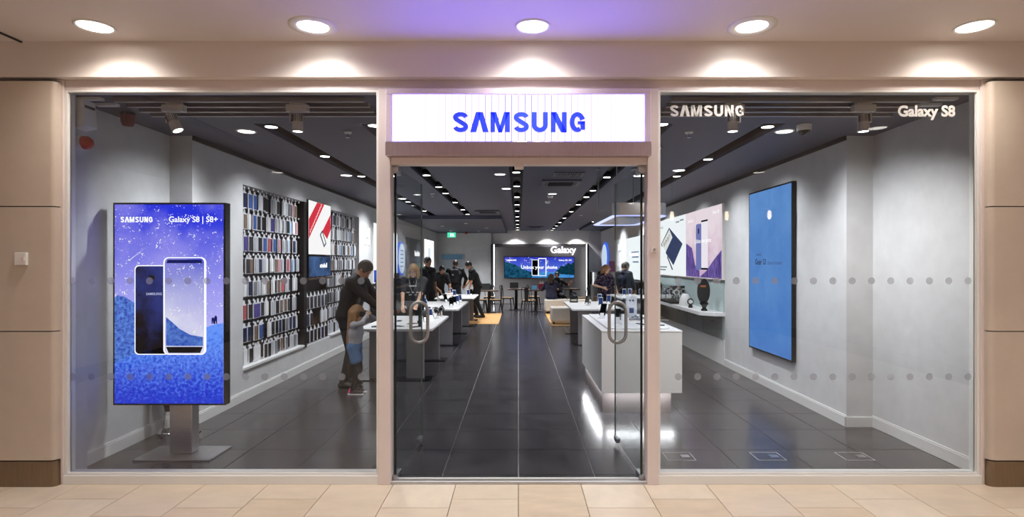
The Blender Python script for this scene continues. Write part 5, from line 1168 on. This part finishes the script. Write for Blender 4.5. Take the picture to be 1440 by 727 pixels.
# girl with headset
SHOE = mat('shoe_pink', '#33222a', .6)
t, J = person('small girl in a grey sweatshirt and denim shorts wearing a headset', (-2.10, 2.92, 0), R(85), 1.10, SKIN2, 6, (0, 0), None, ((-.1, .0), (.09, .05)), (0, 0), ((-.07, -.18, 1.0), (.06, -.17, 1.01)), M_gsweat, .98, mat('leggings_black', '#121218', .9), SHOE, mat('hair_light_brown', '#8a6643', .55, noise=.25, scale=14, stretch=(1, 1, .3)), .38, .009, hs=1.38, shorts=M_jeans, curl=.9, bulk=1.05)
hc, fw, hd, hx, h_ = J['hc'], J['fw'], J['hd'], J['hx'], J['h']
RZ = Matrix.Translation((-2.10, 2.92, 0)) @ Matrix.Rotation(R(85), 4, 'Z')
v = thing('vr_headset', 'black and white virtual reality headset strapped on the girl\'s head', 'headset', (-2.10, 2.92, .9), R(85))
dz = V(0, 0, -.9)
FRM = Matrix(((hx[0], -fw[0], hd[0], 0), (hx[1], -fw[1], hd[1], 0), (hx[2], -fw[2], hd[2], 0), (0, 0, 0, 1)))
c = hc + fw * .115 * h_ + hd * .01 * h_ + dz
MB().box((-.085 * h_, -.035 * h_, -.04 * h_), (.085 * h_, .05 * h_, .045 * h_)).xf(Matrix.Translation(tuple(c)) @ FRM).build('visor', M_black, v, bevel=.012)
MB().box((-.075 * h_, -.05 * h_, -.032 * h_), (.075 * h_, -.035 * h_, .036 * h_)).xf(Matrix.Translation(tuple(c)) @ FRM).build('front_plate', M_white, v, bevel=.008)
pts = [tuple(hc + dz + hd * .025 * h_ + (hx * math.cos(q) * .096 - fw * math.sin(q) * .118) * h_) for q in [math.pi * k / 14 for k in range(15)]]
MB().tube(pts, .014 * h_, 6).build('strap', M_black, v, smooth=True)
# shoe soles and stripes of the girl's trainers
for i, sx in enumerate((-.1, .09)):
    s_ = 1.1 / 1.75
    MB().box((sx * s_ - .028, -.135, .0), (sx * s_ + .028, .06 + .03 * i, .014)).build('shoe_sole', M_white, t, bevel=.004); MB().box((sx * s_ - .031, .02, .02), (sx * s_ + .031, .055 + .03 * i, .05)).build('shoe_heel', mat('pink_trim', '#d23a72', .5), t, bevel=.006)
# staff member with glasses and lettered shirt
t, J = person('bespectacled person in a black lettered T-shirt behind the nearest white table', (-1.9, 6.0, 0), 0, 1.68, SKIN2, 8, (14, 0), None, ((-.12, 0), (.12, 0)), (0, 0), ((-.13, -.44, .80), (.08, -.46, .80)), M_charc, .42, M_dtrous, M_black, HFB, .16, .011, bulk=1.12)
hc, fw, hd, hx, h_ = J['hc'], J['fw'], J['hd'], J['hx'], J['h']
b = MB()
for k in (-1, 1):
    c = hc + fw * .098 * h_ + hx * k * .033 * h_ + hd * .012 * h_; b.tube([tuple(c + (hx * .027 * math.cos(q) + hd * .02 * math.sin(q)) * h_) for q in [2 * math.pi * j / 12 for j in range(12)]], .0035, 5, True); b.tube([tuple(c + hx * k * .027 * h_), tuple(hc + hx * k * .082 * h_ + hd * .015 * h_)], .003, 5)
b.tube([tuple(hc + fw * .1 * h_ - hx * .008 + hd * .015 * h_), tuple(hc + fw * .1 * h_ + hx * .008 + hd * .015 * h_)], .003, 5); b.build('glasses', M_black, t)
def chestpt(u, vv, out=.0): return J['pel'] + J['T'] * vv + J['X'] * u - J['Bk'] * out
f = FR(tuple(J['pel']), (1, 0, 0), tuple(J['T']), tuple(-J['Bk']))
M_print = mat('shirt_print', '#d8d8da', .8)
b = MB()
for u, vv, w_, hh in ((0, .36, .14, .018), (-.09, .245, .06, .02), (0, .245, .04, .02), (.09, .245, .06, .02), (-.05, .2, .05, .016), (.05, .2, .05, .016)): b.add(*(lambda m: (m.v, m.f))(f.slab(u - w_ / 2, vv - hh / 2, u + w_ / 2, vv + hh / 2, .105, .128)))
b.build('shirt_print', M_print, t)
MB().tube([tuple(chestpt(-.07, .47, .075)), tuple(chestpt(-.05, .36, .125)), tuple(chestpt(0, .22, .125)), tuple(chestpt(.05, .36, .125)), tuple(chestpt(.07, .47, .075))], .004, 5).build('lanyard', M_print, t)
# men around the back tables
person('young man in black standing before the tall light box', (-2.26, 9.62, 0), R(55), 1.84, SKIN3, 2, (5, 0), None, ((-.11, 0), (.11, .05)), (0, 0), (None, (.22, -.12, .86)), M_bshirt, .42, M_dtrous, M_black, HB, 0, .014, bulk=1.05)
person('man in black leaning on the end of the back white table', (-2.42, 12.62, 0), R(25), 1.78, SKIN3, 38, (0, 0), .93, ((-.14, .1), (.14, .1)), (0, 0), ((-.1, -.5, .86), (.2, -.55, .84)), M_bshirt, .42, M_dtrous, M_black, HB, 0, .014, bulk=1.05)
t, J = person('man in a dark jacket with his back turned wearing a backpack', (-1.93, 12.75, 0), R(175), 1.8, SKIN, 10, (15, 0), None, ((-.13, 0), (.13, 0)), (0, 0), ((-.25, -.25, 1.0), (.25, -.25, 1.0)), M_jacket, 1.0, M_jeans2, M_black, HBR, 0, .014, bulk=1.15)
Mw = Matrix.Translation((-1.93, 12.75, 0)) @ Matrix.Rotation(R(175), 4, 'Z')
v = thing('backpack', 'black backpack with a small white emblem on the turned man', 'backpack', (-1.93, 12.75, 1.0), R(175))
bc = J['pel'] + J['T'] * .3 + J['Bk'] * .2 - V(0, 0, 1.0)
sdf_obj('sack', [('rc', bc + V(-.07, 0, -.14), bc + V(-.07, 0, .1), .095, .09, .05), ('rc', bc + V(.07, 0, -.14), bc + V(.07, 0, .1), .095, .09, .05), ('rc', bc + V(-.06, .05, -.13), bc + V(.06, .05, -.13), .07, .07, .05)], .014, mat('backpack_cloth', '#17171b', .7), v)
MB().cyl(tuple(bc + V(0, .13, .0)), tuple(bc + V(0, .112, .0)), .02, n=12).build('emblem', M_white, v)
for k in (-1, 1): MB().tube([tuple(bc + V(k * .1, -.06, .14)), tuple(bc + V(k * .13, -.17, .2)), tuple(bc + V(k * .13, -.3, .1)), tuple(bc + V(k * .12, -.12, -.15))], .014, 6).build('strap', M_black, v)
person('man in black stooping beside the turned man with the backpack', (-1.24, 12.85, 0), R(-75), 1.82, SKIN, 22, (15, 0), .97, ((-.13, 0), (.13, .12)), (0, 0), ((-.2, -.35, .95), (.2, -.3, .85)), M_bshirt, .42, M_dtrous, M_black, HB, 0, .014, bulk=1.08)
# seated pair at the back
person('seated woman in navy with her back turned on the sofa bench', (1.08, 14.32, 0), R(172), 1.66, SKIN2, 6, (0, -25), .565, ((-.14, -.5), (.14, -.5)), (0, 0), ((-.25, -.35, .78), (.2, -.35, .8)), M_navy, .95, M_dtrous, M_black, HBR, .2, .014)
person('seated man in black facing out with folded arms raised at the cafe table', (PX(783, 19.9), 15.6, 0), R(8), 1.78, SKIN, 4, (5, -20), .56, ((-.14, -.42), (.14, -.42)), (0, 0), ((-.1, -.35, .85), (.42, -.28, .95)), M_bshirt, .42, M_dtrous, M_black, HB, 0, .014, beard=HB)
t = thing('cafe_stool', 'black stool under the seated man', 'stool', (PX(783, 19.9), 15.62, 0)); MB().cyl((0, 0, .42), (0, 0, .45), .19, n=20).build('seat', M_black, t)
for k in range(4): a = math.pi / 4 + k * math.pi / 2; MB().tube([(.13 * math.cos(a), .13 * math.sin(a), .43), (.2 * math.cos(a), .2 * math.sin(a), 0)], .013, 6).build('leg', M_black, t)
# sofa-side people
M_floral = mat('floral_print', '#1e1938', .8, col2='#a8808f', noise=.1, scale=20, ramp=(.5, .68))
t, J = person('blonde woman in a dark floral top standing behind the sofa side table', (2.2, 10.0, 0), R(25), 1.64, SKIN2, 3, (6, 30), None, ((-.1, 0), (.1, 0)), (0, 0), ((-.22, -.22, 1.05), (.2, -.25, .9)), M_floral, .4, M_dtrous, M_black, HBL, .17, .013)
b = thing('handbag', 'tan patterned handbag hanging from the blonde woman\'s arm', 'handbag', (1.97, 9.75, .62)); MB().prism([(-.12, 0), (.12, 0), (.1, .22), (-.1, .22)], -.05, .05, 1).build('bag_body', mat('bag_tan', '#6e5b45', .6, noise=.3, scale=20), b, bevel=.015); MB().tube([(-.07, 0, .2), (-.06, 0, .36), (.06, 0, .36), (.07, 0, .2)], .008, 6).build('bag_handle', mat('bag_strap', '#4a3a2c', .6), b)
person('man with short grey hair in a navy jumper turned to the wall', (2.76, 10.45, 0), R(120), 1.72, SKIN, 6, (10, 0), None, ((-.12, 0), (.12, 0)), (0, 0), ((-.1, -.3, .95), (.15, -.3, .95)), M_navy, .95, M_dtrous, M_black, HG, 0, .013, bulk=1.1)
person('dark haired person half hidden behind the grey haired man', (2.86, 11.2, 0), R(140), 1.7, SKIN, 8, (12, 0), None, ((-.12, 0), (.12, 0)), (0, 0), ((-.1, -.25, .95), (.15, -.25, .95)), M_jacket, .95, M_dtrous, M_black, HB, 0, .014, bulk=1.0)
